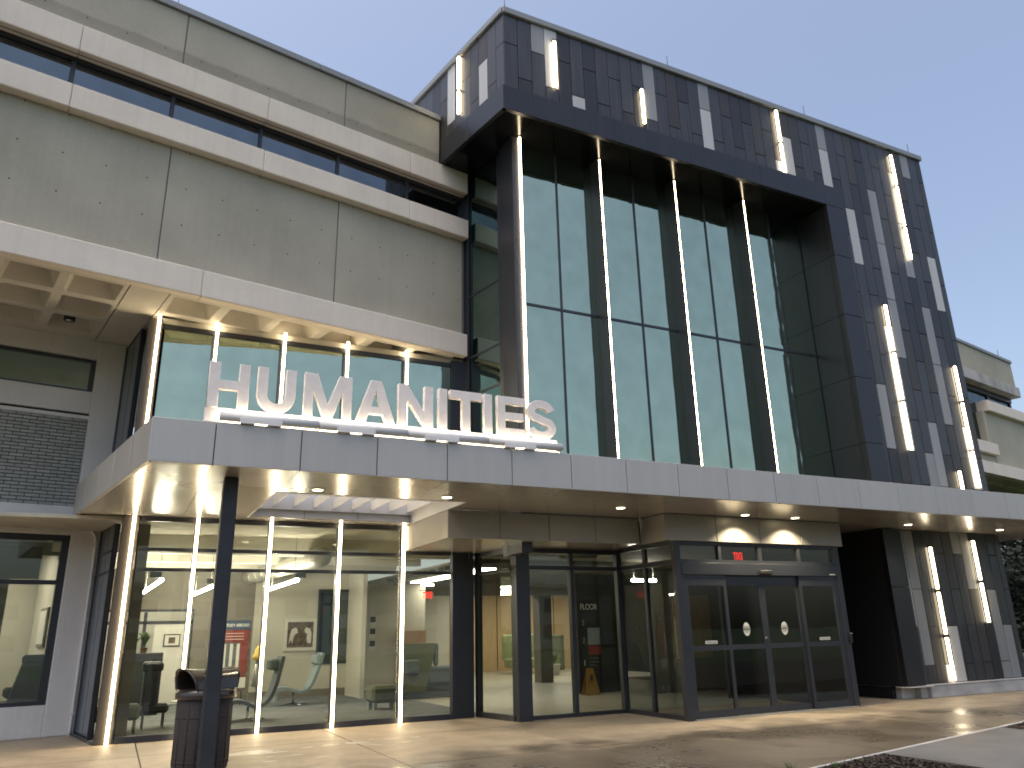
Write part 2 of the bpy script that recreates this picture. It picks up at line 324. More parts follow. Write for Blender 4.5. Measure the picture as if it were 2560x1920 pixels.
def boxes(name, parent, m, lst, fr='N', kind=None, label=None):
    v, f = [], []
    for x0, x1, y0, y1, z0, z1 in lst:
        n = len(v)
        v += [(x, y, z) for x in (x0, x1) for y in (y0, y1) for z in (z0, z1)]
        f += [tuple(n + i for i in q) for q in ((0, 1, 3, 2), (4, 6, 7, 5), (0, 4, 5, 1), (2, 3, 7, 6), (0, 2, 6, 4), (1, 5, 7, 3))]
    return mesh(name, parent, m, v, f, fr, kind=kind, label=label)
def tube(name, parent, m, pts, r, seg=10, fr='N', cap=True, **k):
    pts = [Vector(p) for p in pts]; v, f = [], []
    rs = r if isinstance(r, (list, tuple)) else [r] * len(pts)
    for i, p in enumerate(pts):
        t = (pts[min(i + 1, len(pts) - 1)] - pts[max(i - 1, 0)]).normalized()
        a = t.orthogonal().normalized() if i == 0 else (prev - t * prev.dot(t)).normalized()
        prev = a; b = t.cross(a)
        v += [tuple(p + (a * math.cos(2 * math.pi * j / seg) + b * math.sin(2 * math.pi * j / seg)) * rs[i]) for j in range(seg)]
    for i in range(len(pts) - 1):
        f += [(i * seg + j, i * seg + (j + 1) % seg, (i + 1) * seg + (j + 1) % seg, (i + 1) * seg + j) for j in range(seg)]
    if cap: f += [tuple(range(seg)), tuple((len(pts) - 1) * seg + j for j in range(seg))]
    return mesh(name, parent, m, v, f, fr, smooth=True, **k)
def lathe(name, parent, m, prof, cx, cy, seg=20, fr='N', **k):
    v, f = [], []
    for r, z in prof:
        v += [(cx + r * math.cos(2 * math.pi * j / seg), cy + r * math.sin(2 * math.pi * j / seg), z) for j in range(seg)]
    for i in range(len(prof) - 1):
        f += [(i * seg + j, i * seg + (j + 1) % seg, (i + 1) * seg + (j + 1) % seg, (i + 1) * seg + j) for j in range(seg)]
    f += [tuple(range(seg)), tuple((len(prof) - 1) * seg + j for j in range(seg))]
    return mesh(name, parent, m, v, f, fr, smooth=k.pop('smooth', True), **k)
def text(name, parent, m, s, size, loc, rot=0.0, depth=0.004, flip=False, squash=1.0, bold=0.0, align='LEFT', label=None):
    """upright lettering facing -Y (rot turns it about Z); flip = read from behind"""
    cu_ = bpy.data.curves.new('lettering', 'FONT'); cu_.body = s; cu_.size = size; cu_.extrude = depth; cu_.align_x = align; cu_.offset = bold
    t = bpy.data.objects.new('tmp', cu_); COL.objects.link(t)
    dg = bpy.context.evaluated_depsgraph_get(); me = bpy.data.meshes.new_from_object(t.evaluated_get(dg))
    bpy.data.objects.remove(t); bpy.data.curves.remove(cu_)
    sgn = -1 if flip else 1
    for v_ in me.vertices:
        x, y, z = v_.co; v_.co = (sgn * x * squash, -z, y)
    me.materials.clear(); me.materials.append(M_[m])
    o = bpy.data.objects.new(name, me); place(o, parent, loc, rot)
    return props(o, label)
def ribbon(name, parent, m, prof, y0, y1, th, fr='N', **k):
    """a bent sheet: profile in x,z swept from y0 to y1 with thickness th"""
    P = [Vector((a, b)) for a, b in prof]
    # smooth the profile
    for _ in range(2):
        Q = [P[0]]
        for i in range(len(P) - 1): Q += [P[i] * .75 + P[i + 1] * .25, P[i] * .25 + P[i + 1] * .75]
        P = Q + [P[-1]]
    n = len(P); up = []
    for i in range(n):
        t = (P[min(i + 1, n - 1)] - P[max(i - 1, 0)]).normalized(); up.append(Vector((-t.y, t.x)))
    loop = [p + u * th / 2 for p, u in zip(P, up)] + [p - u * th / 2 for p, u in zip(P[::-1], up[::-1])]
    q = len(loop); v = [(a.x, y0, a.y) for a in loop] + [(a.x, y1, a.y) for a in loop]
    f = [(i, (i + 1) % q, q + (i + 1) % q, q + i) for i in range(q)]
    for i in range(n - 1):
        f += [(i, i + 1, q - 2 - i, q - 1 - i), (q + i, q + q - 1 - i, q + q - 2 - i, q + i + 1)]
    return mesh(name, parent, m, v, f, fr, smooth=False, **k)
def clip(poly, a, b, c):
    """keep the part of a polygon where a*x+b*y >= c"""
    out = []
    for i in range(len(poly)):
        p, q = poly[i], poly[(i + 1) % len(poly)]
        dp, dq = a * p[0] + b * p[1] - c, a * q[0] + b * q[1] - c
        if dp >= 0: out.append(p)
        if (dp >= 0) != (dq >= 0):
            t = dp / (dp - dq); out.append((p[0] + (q[0] - p[0]) * t, p[1] + (q[1] - p[1]) * t))
    return out

# ------------------------------------------------------------------ ground
gr = mesh('ground', None, 'grass', [(-400, -400, -0.09), (400, -400, -0.09), (400, 400, -0.09), (-400, 400, -0.09)], [(0, 1, 2, 3)]); gr['kind'] = 'structure'
EDG = (-0.205, 0.9788)                      # outward normal of the kerb line between paving and bed
ec = EDG[0] * 9.12 + EDG[1] * 7.77
pv = thing('pavement', None, None, (6, 12, 0), kind='structure')
XJ = [-14.6, -11.6, -8.6, -5.5, -2.5, 0.55, 3.6, 6.42, 9.4, 12.6, 15.6, 18.6, 21.6, 24.6, 27.6, 30.6, 33.6]
YJ = [4.4, 7.4, 10.4, 13.4, 16.4, 19.4]
def in_room(x, y): return (x > 0 and y > 16) or x > 17 and y > 16
for i in range(len(XJ) - 1):
    for j in range(len(YJ) - 1):
        g = 0.009
        p = [(XJ[i] + g, YJ[j] + g), (XJ[i + 1] - g, YJ[j] + g), (XJ[i + 1] - g, YJ[j + 1] - g), (XJ[i] + g, YJ[j + 1] - g)]
        p = clip(p, *EDG, ec)
        if len(p) < 3: continue
        if XJ[i] > 17 and YJ[j] > 16: continue
        prism('paving_slab', pv, 'pave', p, -0.08, 0.0)
mesh('joint_bed', pv, 'gap', [(-14.6, 4.3, -0.02), (33.6, 4.3, -0.02), (33.6, 19.4, -0.02), (-14.6, 19.4, -0.02)], [(0, 1, 2, 3)])
# the bed lies on the camera's side: cover the joint sheet there with soil
bed = [(-14, 3.0), (9.1, 7.75), (9.06, 7.75 - 5), (9.0, -3.0), (-14, -3.0)]
def soil_bed(name, poly, zt, label):
    o = prism(name, None, 'soil', poly, -0.085, zt); o['kind'] = 'structure'; return o
ex = lambda x: 7.77 + (x - 9.12) * 0.2094 - 0.05
soil_bed('mulch_bed', [(-14.5, ex(-14.5)), (-14.5, -6), (9.05, -6), (9.05, ex(9.05))], -0.005, None)
soil_bed('mulch_bed', [(12.72, ex(12.72)), (12.72, -6), (33.5, -6), (33.5, ex(33.5))], -0.005, None)
pp = thing('side_path', None, None, (10.9, 5, 0), kind='structure')
for a, b in ((ex(9.1), 4.9), (4.88, 2.1), (2.08, -0.7), (-0.72, -3.5)):
    top = [(9.1, a if b == 4.9 else a), (12.66, ex(12.66) if b == 4.9 else a)]
    prism('paving_slab', pp, 'path', [(9.1, b), (12.66, b), top[1], top[0]], -0.08, 0.004)
# kerb edging: thin pale concrete lip along the paving
v0 = Vector((-14.5, ex(-14.5) + 0.0)); v1 = Vector((33.5, ex(33.5)))
nn = Vector((-0.205, 0.9788))
kl = [(v0.x, v0.y), (v1.x, v1.y), (v1.x + nn.x * .05, v1.y + nn.y * .05), (v0.x + nn.x * .05, v0.y + nn.y * .05)]
k = prism('edging_strip', pv, 'plinth', kl, -0.08, 0.006)
# mulch chips and weeds
def chips(name, reg, n, seed):
    rnd = random.Random(seed); v, f = [], []
    while len(v) < n * 4:
        x = rnd.uniform(reg[0], reg[1]); y = rnd.uniform(reg[2], reg[3])
        if y > ex(x) - 0.02: continue
        a = rnd.uniform(0, math.pi); l = rnd.uniform(.01, .04); w_ = l * rnd.uniform(.15, .4); z = rnd.uniform(0, .012)
        ca, sa = math.cos(a), math.sin(a); t = rnd.uniform(-.3, .3) * l; b = len(v)
        for sx, sy in ((-1, -1), (1, -1), (1, 1), (-1, 1)):
            v.append((x + ca * l * sx - sa * w_ * sy, y + sa * l * sx + ca * w_ * sy, z + t * sx + .3 * w_ * sy))
        f.append((b, b + 1, b + 2, b + 3))
    o = mesh(name, None, 'chip', v, f, recalc=False); props(o, 'loose brown bark mulch scattered over the planting bed', 'mulch', None, 'stuff'); return o
chips('mulch_chips', (5.5, 9.05, 4.5, 7.8), 14000, 3)
chips('mulch_chips', (12.74, 20, 6.0, 10.2), 14000, 4)['label'] = 'loose brown bark mulch right of the side path'
def weed(x, y, h, n, label, seed, spread=1.0):
    rnd = random.Random(seed); v, f = [], []
    for i in range(n):
        a = rnd.uniform(0, 6.28); l = h * rnd.uniform(.5, 1); out = spread * l * rnd.uniform(.15, .7); w_ = .004 + .004 * rnd.random()
        px, py = x + rnd.gauss(0, .02 * spread), y + rnd.gauss(0, .02 * spread); b = len(v)
        for kx in range(4):
            t = kx / 3; rr = out * t * t; zz = l * (t - .25 * t * t * spread); ww = w_ * (1 - t * .85)
            v += [(px + math.cos(a) * rr - math.sin(a) * ww, py + math.sin(a) * rr + math.cos(a) * ww, zz), (px + math.cos(a) * rr + math.sin(a) * ww, py + math.sin(a) * rr - math.cos(a) * ww, zz)]
        for kx in range(3): f.append((b + 2 * kx, b + 2 * kx + 1, b + 2 * kx + 3, b + 2 * kx + 2))
    o = mesh('weed', None, 'grass', v, f, recalc=False); return props(o, label, 'weed', 'weeds along the edge of the bed')
weed(7.05, 7.28, .20, 22, 'thin upright grass weed at the paving edge', 1)
weed(7.83, 7.33, .09, 60, 'low leafy green weed at the corner of the mulch bed', 2, 1.6)
weed(8.35, 7.42, .07, 40, 'small creeping weed on the mulch near the side path', 3, 1.8)

# flat pale spots laid on the paving in front of the lounge
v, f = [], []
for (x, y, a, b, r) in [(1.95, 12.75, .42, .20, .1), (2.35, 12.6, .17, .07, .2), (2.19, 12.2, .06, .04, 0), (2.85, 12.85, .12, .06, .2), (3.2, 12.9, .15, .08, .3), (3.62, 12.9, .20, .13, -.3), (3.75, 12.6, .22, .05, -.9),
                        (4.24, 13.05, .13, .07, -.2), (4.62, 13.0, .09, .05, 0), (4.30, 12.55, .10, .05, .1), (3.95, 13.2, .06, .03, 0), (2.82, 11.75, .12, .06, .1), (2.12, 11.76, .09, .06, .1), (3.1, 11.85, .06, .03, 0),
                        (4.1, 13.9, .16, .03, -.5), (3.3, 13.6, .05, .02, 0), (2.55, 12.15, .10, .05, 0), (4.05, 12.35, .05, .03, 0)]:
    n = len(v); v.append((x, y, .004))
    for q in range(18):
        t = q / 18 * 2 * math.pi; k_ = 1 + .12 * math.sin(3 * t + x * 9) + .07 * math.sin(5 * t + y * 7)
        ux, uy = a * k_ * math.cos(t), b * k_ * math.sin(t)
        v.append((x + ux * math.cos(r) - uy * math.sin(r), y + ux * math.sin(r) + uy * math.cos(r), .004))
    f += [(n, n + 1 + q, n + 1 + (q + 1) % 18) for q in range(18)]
M_['spot'] = mat('pale paving spot', (0.62, 0.56, 0.46), 0.5, var=0.15, scale=8)
mesh('pale_spots', pv, 'spot', v, f, kind='stuff', recalc=False)

# ------------------------------------------------------------------ old concrete building
ob = thing('concrete_building', 'long grey concrete building with pale bands and waffle soffit beside the dark tower', 'building', (0, 0, 0), D)
O = 'O'
LEFT = -8.0
def band(z0, z1, c0, c1, cuts, name='concrete_band', m='band', ch=.015):
    for a, b in zip(cuts[:-1], cuts[1:]): box(name, ob, m, a + .003, b - .003, c0, c1, z0, z1, O, ch)
band(11.61, 12.16, 13.5, 13.75, [LEFT, -4.3, .79, 4.2, 7.52, 9.09])
band(10.42, 10.90, 13.5, 13.76, [LEFT, -2.6, .79, 4.2, 7.52, 9.10])
band(7.47, 7.99, 13.5, 13.70, [LEFT, -2.6, 3.29, 9.06])
# underside trims: a thin lip behind each band's lower edge
box('drip_groove', ob, 'joint', LEFT, 9.05, 13.62, 13.635, 11.600, 11.612, O)
# recessed grey panels
def cpanel(a, b, z0, z1, c=13.7, m='panelc'):
    box('concrete_panel', ob, m, a + .012, b - .012, c, c + .15, z0, z1, O, .006)
for a, b in ((-7.6, -4.25), (-4.25, -.87), (-.87, 2.525), (2.525, 5.91), (5.91, 9.05)): cpanel(a, b, 8.0, 10.415)
for a, b in ((-7.6, -4.25), (-4.25, -.87), (-.87, 2.53), (2.53, 5.94), (5.94, 8.40)): cpanel(a, b, 12.17, 13.47, m='parap')
box('panel_backing', ob, 'joint', LEFT, 9.1, 13.712, 13.86, 8.005, 10.41, O)
box('panel_backing', ob, 'joint', LEFT, 8.40, 13.712, 13.86, 12.175, 13.46, O)
for a, b in ((LEFT, -1), (-1, 5.3), (5.3, 8.40)): box('roof_coping', ob, 'coping', a + .004, b - .004, 13.64, 14.1, 13.475, 13.62, O, .008)
for x in (-4.6, -.1 + .02, 6.7): tube('lightning_rod', ob, 'post', [(x * 1.0 + 2.4, 13.8, 13.6), (x + 2.4, 13.8, 13.95)], .008, 6, O)
# tie holes in rows
v, f = [], []
def disc(x, c, z, r=.014):
    n = len(v); v.append((x, c, z))
    for q in range(10): v.append((x + r * math.cos(q * .6283), c, z + r * math.sin(q * .6283)))
    f.extend([(n, n + 1 + q, n + 1 + (q + 1) % 10) for q in range(10)])
for k_ in range(-3, 3):
    x0 = 2.86 + k_ * 3.38
    for q in range(5):
        x = x0 + q * .675
        for z in (9.62, 8.865, 10.38):
            if x < 9 and (x < 7.7 or z < 9.7): disc(x, 13.698, z)
        if x < 8.2: disc(x, 13.698, 12.5)
mesh('tie_holes', ob, 'gap', v, f, O, kind='stuff')
# strip windows between the two upper bands
box('window_head', ob, 'frame', LEFT, 9.12, 13.755, 13.95, 11.55, 11.70, O)
box('wall', ob, 'gap', LEFT, 9.0, 13.96, 14.2, 10.3, 12.3, O)
wm = [-7.7, -6.0, -4.3, -2.6, -.93, .76, 2.46, 4.17, 5.87, 7.58, 9.12]
for a, b in zip(wm[:-1], wm[1:]):
    box('window', ob, 'win', a + .04, b - .04, 13.80, 13.81, 10.96, 11.548, O)
for x in wm: box('mullion', ob, 'frame', x - .035, x + .035, 13.77, 13.95, 10.903, 11.549, O)
box('window_sill', ob, 'frame', LEFT, 9.12, 13.77, 13.95, 10.85, 10.955, O)
# body behind
box('wall', ob, 'wallc', LEFT, 9.0, 14.2, 26, 7.99, 13.4, O)
# waffle soffit: one coffer is a cell with sloping sides
def coffer(cx, cy, wx, wy, ox=.83, oy=.82):
    key = ('coffer', round(wx, 3), round(wy, 3))
    if key not in _mc:
        hx, hy, a, b, dz, t = wx / 2, wy / 2, ox / 2, oy / 2, .36, .13
        ring = lambda p, q, z, c: [(-p + c, -q, z), (p - c, -q, z), (p, -q + c, z), (p, q - c, z), (p - c, q, z), (-p + c, q, z), (-p, q - c, z), (-p, -q + c, z)]
        vv = ring(hx, hy, 0, 0.0005) + ring(a, b, 0, .04) + ring(a - .012, b - .012, .012, .04) + ring(a - t, b - t, dz, .03) + ring(hx, hy, .45, 0.0005)
        ff = [(0, 1, 9, 8), (1, 2, 10, 9), (2, 3, 11, 10), (3, 4, 12, 11), (4, 5, 13, 12), (5, 6, 14, 13), (6, 7, 15, 14), (7, 0, 8, 15)]
        for s in (8, 16): ff += [(s + i, s + (i + 1) % 8, s + 8 + (i + 1) % 8, s + 8 + i) for i in range(8)]
        ff += [tuple(range(24, 32)), tuple(range(32, 40))] + [(i, (i + 1) % 8, 32 + (i + 1) % 8, 32 + i) for i in range(8)]
        me = bpy.data.meshes.new('coffer'); me.from_pydata(vv, [], ff)
        bb = bmesh.new(); bb.from_mesh(me); bmesh.ops.recalc_face_normals(bb, faces=bb.faces); bb.to_mesh(me); bb.free()
        me.materials.append(M_['soffitc']); _mc[key] = me
    o = bpy.data.objects.new('coffer', _mc[key]); place(o, ob, fr_w(O, cx, cy, 7.475), D)
for j in range(3):
    cy = 14.2 + j * 1.0
    for i in range(10): coffer(1.665 - .975 * i, cy, .975, 1.0)
    for i in range(6): coffer(3.325 + 1.0 * i, cy, 1.0, 1.0)
box('soffit_edge', ob, 'soffitc', LEFT, 9.0, 13.702, 13.70 + .0 - .003 + .001, 7.475, 7.9, O) if False else None
box('soffit_slab', ob, 'soffitc', -8.1, 2.155, 16.702, 17.3, 7.475, 7.9, O)
box('soffit_slab', ob, 'soffitc', 2.175, 2.805, 13.703, 17.3, 7.475, 7.9, O)
box('soffit_slab', ob, 'soffitc', 2.825, 9.0, 16.702, 17.3, 7.475, 7.9, O)
box('soffit_fill', ob, 'gap', -8.1, 9.0, 13.71, 17.25, 7.93, 7.98, O)
box('panel_backing', ob, 'gap', LEFT, 9.0, 13.705, 13.72, 7.93, 7.985, O)
# dim can light in a coffer
cl = lathe('can_light', ob, 'black', [(.10, 7.52), (.10, 7.84)], 1.58, 16.2, 16, O)
lathe('lens', cl, 'chrome', [(.085, 7.515), (.085, 7.53)], 1.58, 16.2, 16, O)
# ground bay on the left: piers, beams, brick, windows
CW = 16.9
box('pier', ob, 'wallc', 2.26, 2.78, CW, CW + .5, 0, 7.47, O, .012)
box('pier', ob, 'wallc', -3.4, -2.88, CW, CW + .5, 0, 7.47, O, .012)
box('pier', ob, 'wallc', -8.0, -7.5, CW, CW + .5, 0, 7.47, O, .012)
for a, b in ((-2.878, 2.258), (-7.498, -3.402)):
    box('beam', ob, 'wallc', a, b, CW + .03, CW + .4, 7.08, 7.47, O)
    box('spandrel', ob, 'wallc', a, b, CW + .02, CW + .4, 5.93, 6.38, O, .01)
    box('groove', ob, 'gap', a, b, CW + .12, CW + .4, 5.885, 5.93, O)
    box('ledge', ob, 'wallc', a, b, CW + .04, CW + .4, 5.81, 5.885, O, .008)
    box('beam', ob, 'wallc', a, b, CW + .012, CW + .4, 3.53, 4.07, O, .01)
    box('wall', ob, 'wallc', a, b, CW + .012, CW + .4, 0, .53, O, .01)
    box('brick_backing', ob, 'mortar', a, b, CW + .085, CW + .4, 4.07, 5.81, O)
    box('window', ob, 'glassd' if a > -3 else 'win', a + .09, b - .09, CW + .16, CW + .17, 6.44, 7.02, O)
    wf = boxes('window_frame', ob, 'frame', [(a, b, CW + .12, CW + .2, 6.38, 6.44), (a, b, CW + .12, CW + .2, 7.02, 7.08), (a, a + .09, CW + .12, CW + .2, 6.44, 7.02), (b - .09, b, CW + .12, CW + .2, 6.44, 7.02), ((a + b) / 2 - .04, (a + b) / 2 + .04, CW + .12, CW + .2, 6.44, 7.02)], O)
boxes('window_frame', ob, 'frame', [(-2.878, 2.258, CW + .08, CW + .22, .53, .60), (-2.878, 2.258, CW + .08, CW + .22, 3.42, 3.53), (2.14, 2.258, CW + .08, CW + .22, .60, 3.42), (-2.878, -2.76, CW + .08, CW + .22, .60, 3.42),
      (-2.76, 2.14, CW + .1, CW + .2, 2.62, 2.70), (-1.2, -1.12, CW + .1, CW + .2, .60, 3.42), (.48, .56, CW + .1, CW + .2, .6, 3.42)], O)
for a, b in ((-2.76, -1.2), (-1.12, .48), (.56, 2.14)):
    for z0, z1 in ((.60, 2.62), (2.70, 3.42)): box('window', ob, 'glass', a, b, CW + .15, CW + .158, z0, z1, O)
nb = 0; extra = []
BL, BH = .24, .067
for r in range(26):
    z0 = 4.07 + r * BH
    x = 2.258 - (BL * .62 if r % 2 == 0 else BL * .12) - BL
    first = (x + BL + .004, 2.256)
    row = [first]
    while x > -2.87: row.append((max(x + .006, -2.87), x + BL - .006)); x -= BL
    for q, (a, b) in enumerate(row):
        if b - a < .02: continue
        dd = random.uniform(-.003, .003)
        if q < 11: box('brick', ob, 'brick', a, b, CW + .045, CW + .11, z0 + .006, z0 + BH - .006, O, .003)
        else: extra.append((a, b, CW + .05, CW + .11, z0 + .004, z0 + BH - .004))
boxes('bricks', ob, 'brick', extra, O, kind='stuff')
boxes('bricks', ob, 'brick', [(-7.49 + q * .24, -7.26 + q * .24, CW + .05, CW + .11, 4.074 + r * BH, 4.133 + r * BH) for r in range(26) for q in range(17)], O, kind='stuff')
# white conduit on the pier
tube('conduit', ob, 'white', [(2.62, CW - .03, 3.95), (2.55, CW - .03, 3.88), (2.53, CW - .03, 3.76), (2.58, CW - .03, 3.64), (2.66, CW - .03, 3.52), (2.69, CW - .03, 3.40), (2.69, CW - .03, .08), (2.69, CW - .03, 0.0)], .028, 10, O)
for z in (3.3, 1.95, .35): box('clamp', ob, 'white', 2.65, 2.73, CW - .065, CW - .0, z, z + .04, O)
# wall behind the lounge, left part
# ---- right-hand stretch of the same building, seen past the tower
for a, b in ((27.0, 33.6), (33.6, 37.0), (37.0, 40.95)): cpanel(a, b, 12.17, 13.47)
box('panel_backing', ob, 'joint', 27, 40.95, 13.80, 20, 12.18, 13.46, O)
for a, b in ((27.0, 34), (34, 40.99)): box('roof_coping', ob, 'coping', a + .004, b - .004, 13.64, 20.1, 13.475, 13.62, O, .008)
tube('lightning_rod', ob, 'post', [(40.0, 13.8, 13.6), (40.0, 13.8, 14.05)], .012, 6, O)
M_['bandw'] = mat('rain stained concrete', (0.42, 0.40, 0.38), 0.8, var=0.25, scale=1.6, stretch=(1, 1, .4), bump=0.2)
box('concrete_band', ob, 'bandw', 27, 40.75, 13.5, 20, 11.68, 12.165, O, .015)
box('concrete_band', ob, 'band', 36.73, 43.5, 13.5, 17, 10.45, 10.94, O, .015)
box('window_head', ob, 'frame', 27, 40.55, 13.88, 14.05, 11.45, 11.675, O)
for a, b in ((33.0, 35.2), (35.25, 38.05), (38.1, 40.45)): box('window', ob, 'win', a, b, 13.99, 14.0, 10.95, 11.45, O)
box('window', ob, 'win', 33.0, 35.72, 13.99, 14.0, 8.95, 10.93, O)
box('window', ob, 'win', 35.8, 36.7, 13.99, 14.0, 8.95, 10.93, O)
for x in (35.22, 38.07, 40.5): box('mullion', ob, 'frame', x - .06, x + .06, 13.93, 14.05, 10.945, 11.449, O)
box('mullion', ob, 'frame', 35.7, 35.8, 13.93, 14.05, 8.94, 10.94, O)
box('pier', ob, 'panelc', 36.5, 36.86, 13.72, 14.3, 8.95, 10.44, O)
box('concrete_block', ob, 'band', 33.0, 36.85, 13.5, 13.95, 8.42, 8.92, O, .01)
cpanel(36.86, 43.4, 8.03, 10.44)
cpanel(27, 36.82, 8.03, 8.40)
box('concrete_band', ob, 'band', 27, 43.5, 13.5, 13.70, 7.50, 8.02, O, .012)
for j in range(3):
    for i in range(12): coffer(32 + i, 14.2 + j, 1.0, 1.0)
box('panel_backing', ob, 'joint', 27, 43.4, 14.1, 17.2, 8.0, 11.6, O) if False else None
box('wall', ob, 'wallc', 24, 36.4, 14.3, 17.2, 8.0, 11.6, O)
box('wall', ob, 'wallc', 36.9, 43.4, 14.0, 17.2, 8.0, 10.44, O)
box('wall', ob, 'wallc', 24, 34, 16.9, 17.3, 0, 7.47, O)
box('wall', ob, 'wallc', 9.0, 10, 14.2, 17.2, 7.6, 13.4, O)

# ------------------------------------------------------------------ tower
tw = thing('entrance_tower', 'dark panelled entrance block with tall teal windows and vertical light bars', 'building', (6.2, 12.45, 0))
RX = 20.08; YC = 12.45; OC = 8.42
ZT = 14.765
XC = (OC - YC * SD) / CD
def z_lv(k_): return 13.99 - .8325 * k_
PX = .3405
white = {(3, -1), (5, 1), (24, 0), (23, 1), (30, 2), (39, 3), (32, 6), (32, 8), (39, 9), (34, 99), (33, 15), (32, 16), (28, 0), (16, 0)}
light = {(2, -1), (11, -1), (16, -1), (28, -1), (33, 1), (33, 3), (33, 5), (36, 0), (36, 2), (38, -1), (37, 5), (37, 7), (30, 8), (35, 9), (34, 10), (30, 12), (30, 14), (35, 11), (36, 12), (38, 14), (38, 16), (39, 15), (29, 11), (29, 13)}
dark = {(6, -1), (6, 0), (19, -1), (32, -1), (32, 0), (37, 1), (39, 5), (1, 1), (9, 1), (36, 10), (31, 11)}
umber = {(25, -1), (25, 1), (34, 6), (31, 9), (24, -1), (23, -1), (37, -1)}
prnd = random.Random(21)
def tower_panel(x0, x1, zt, zb, key, rot_side=False):
    m = 'wh' if key in white else 'lt' if key in light else 'dk2' if key in dark else 'dk3' if key in umber else prnd.choices(('dk', 'dk2', 'dk3'), (78, 12, 10))[0]
    g = .008
    if rot_side: box('cladding_panel', tw, m, OC, OC + .035, x0 + g, x1 - g, zb + g, zt - g, O, .004)
    else: box('cladding_panel', tw, m, x0 + g, x1 - g, YC, YC + .035, zb + g, zt - g, 'N', .004)
for c in range(0, 40):
    x0 = XC + .004 if c == 0 else 6.58 + PX * (c - 1)
    x1 = min(6.58 + PX * c, RX)
    if c == 39: x1 = 6.58 + PX * 39
    if x1 - x0 < .05: continue
    start = 0 if c % 2 == 0 else 1
    lv = [-1] + list(range(start if start > -1 else 0, 18, 2))
    spans = []
    zs = [(ZT, -1)] + [(z_lv(L), L) for L in range(start, 18, 2)]
    for (za, La), nxt in zip(zs, zs[1:] + [(.27, 99)]):
        zb = nxt[0]
        for lo, hi in ([(12.70, ZT)] if x0 < 16.0 else [(4.255, ZT), (.285, 3.685)]):
            a, b = min(za, hi), max(zb, lo)
            if a - b > .03: tower_panel(x0, x1, a, b, (c, La if La >= 0 else -1))
tower_panel(6.58 + PX * 39, RX, ZT, z_lv(0), (40, -1))
for L in range(0, 18, 2):
    for lo, hi in ((4.255, ZT), (.285, 3.685)):
        a, b = min(z_lv(L), hi), max(z_lv(L + 2), lo)
        if a - b > .03: tower_panel(6.58 + PX * 39, RX, a, b, (40, L))
# side wall panels, running back at the old building's angle
s_start = [0, 1, 0, 1, 0, 1, 1, 0, 1, 0, 1, 0, 1, 0, 1, 0]
SY0 = XC * -SD + YC * CD
for k_ in range(16):
    y0 = SY0 + .004 if k_ == 0 else 11.38 + .335 * (k_ - 1); y1 = 11.38 + .335 * k_
    zs = [ZT] + [z_lv(L) for L in range(s_start[k_], 3, 2)] + [12.70]
    for q, (za, zb) in enumerate(zip(zs, zs[1:])):
        if za - zb < .03: continue
        m = 'wh' if (k_, q) in ((2, 1), (6, 0)) else 'dk2' if (k_ in (3, 8)) else prnd.choice(('dk', 'dk', 'dk', 'dk3'))
        box('cladding_panel', tw, m, OC, OC + .035, y0 + .006, y1 - .006, zb + .006, za - .006, O, .004)
# solid body behind the cladding
p0 = fr_w(O, OC + .045, 0, 0)
def side_pt(o2, off=.045):
    q = fr_w(O, OC + off, o2, 0); return (q.x, q.y)
fx = side_pt(SY0)
body = [((OC + .045 - (YC + .045) * SD) / CD, YC + .045), (RX - .02, YC + .045), (RX - .02, 24), side_pt(22)]
prism('wall', tw, 'gap', body, 12.16, 14.76)
prism('wall', tw, 'gap', [(15.62, YC + .045), (RX - .02, YC + .045), (RX - .02, 24), (15.62, 24)], .26, 12.159)
box('wall', tw, 'black', 6.9, 15.60, 14.0, 24, 4.0, 12.159)
box('wall_return', tw, 'dk', RX - .019, RX, YC + .045, 24, .26, 14.76)
# coping
cop = [(XC - .05, YC - .05), (RX + .05, YC - .05), (RX + .05, YC + .4), (XC + .4, YC + .4)]
box('roof_coping', tw, 'coping', XC - .02, 13.2, YC - .06, YC + .4, 14.77, 14.925, 'N', .01)
box('roof_coping', tw, 'coping', 13.205, RX + .05, YC - .06, YC + .4, 14.77, 14.925, 'N', .01)
box('roof_coping', tw, 'coping', OC - .06, OC + .4, SY0 + .0, 17.5, 14.772, 14.922, O, .01)
for x in (6.35, 10.92, 15.62, 19.9): tube('lightning_rod', tw, 'post', [(x, 12.6, 14.92), (x, 12.6, 15.42)], .009, 6)
# hood
YH = 12.33; OH = 8.30; ZH0, ZH1 = 12.145, 12.745
HX = (OH - YH * SD) / CD; HS = -HX * SD + YH * CD
def hood_poly(inset):
    xx = (OH + inset - (YH + inset) * SD) / CD
    return xx
hj = [HX, 6.88, 8.95, 11.13, 13.33, 15.575]
for i in range(5): box('fascia_panel', tw, 'hood', hj[i] + (.004 if i else .001), hj[i + 1] - .004, YH, YH + .10, ZH0, ZH1, 'N', .004)
box('fascia_panel', tw, 'hood', 15.579, 16.19, YH, YH + .12, ZH0 + .0, ZH1, 'N', .004)
sj = [HS, 12.34, 13.47]
for i in range(2): box('fascia_panel', tw, 'hood', OH, OH + .10, sj[i] + (.004 if i else .001), sj[i + 1] - .004, ZH0, ZH1, O, .004)
box('hood_cap', tw, 'hood', HX + .02, 16.18, YH + .02, YC + .0, ZH1 - .05, ZH1 - .03)
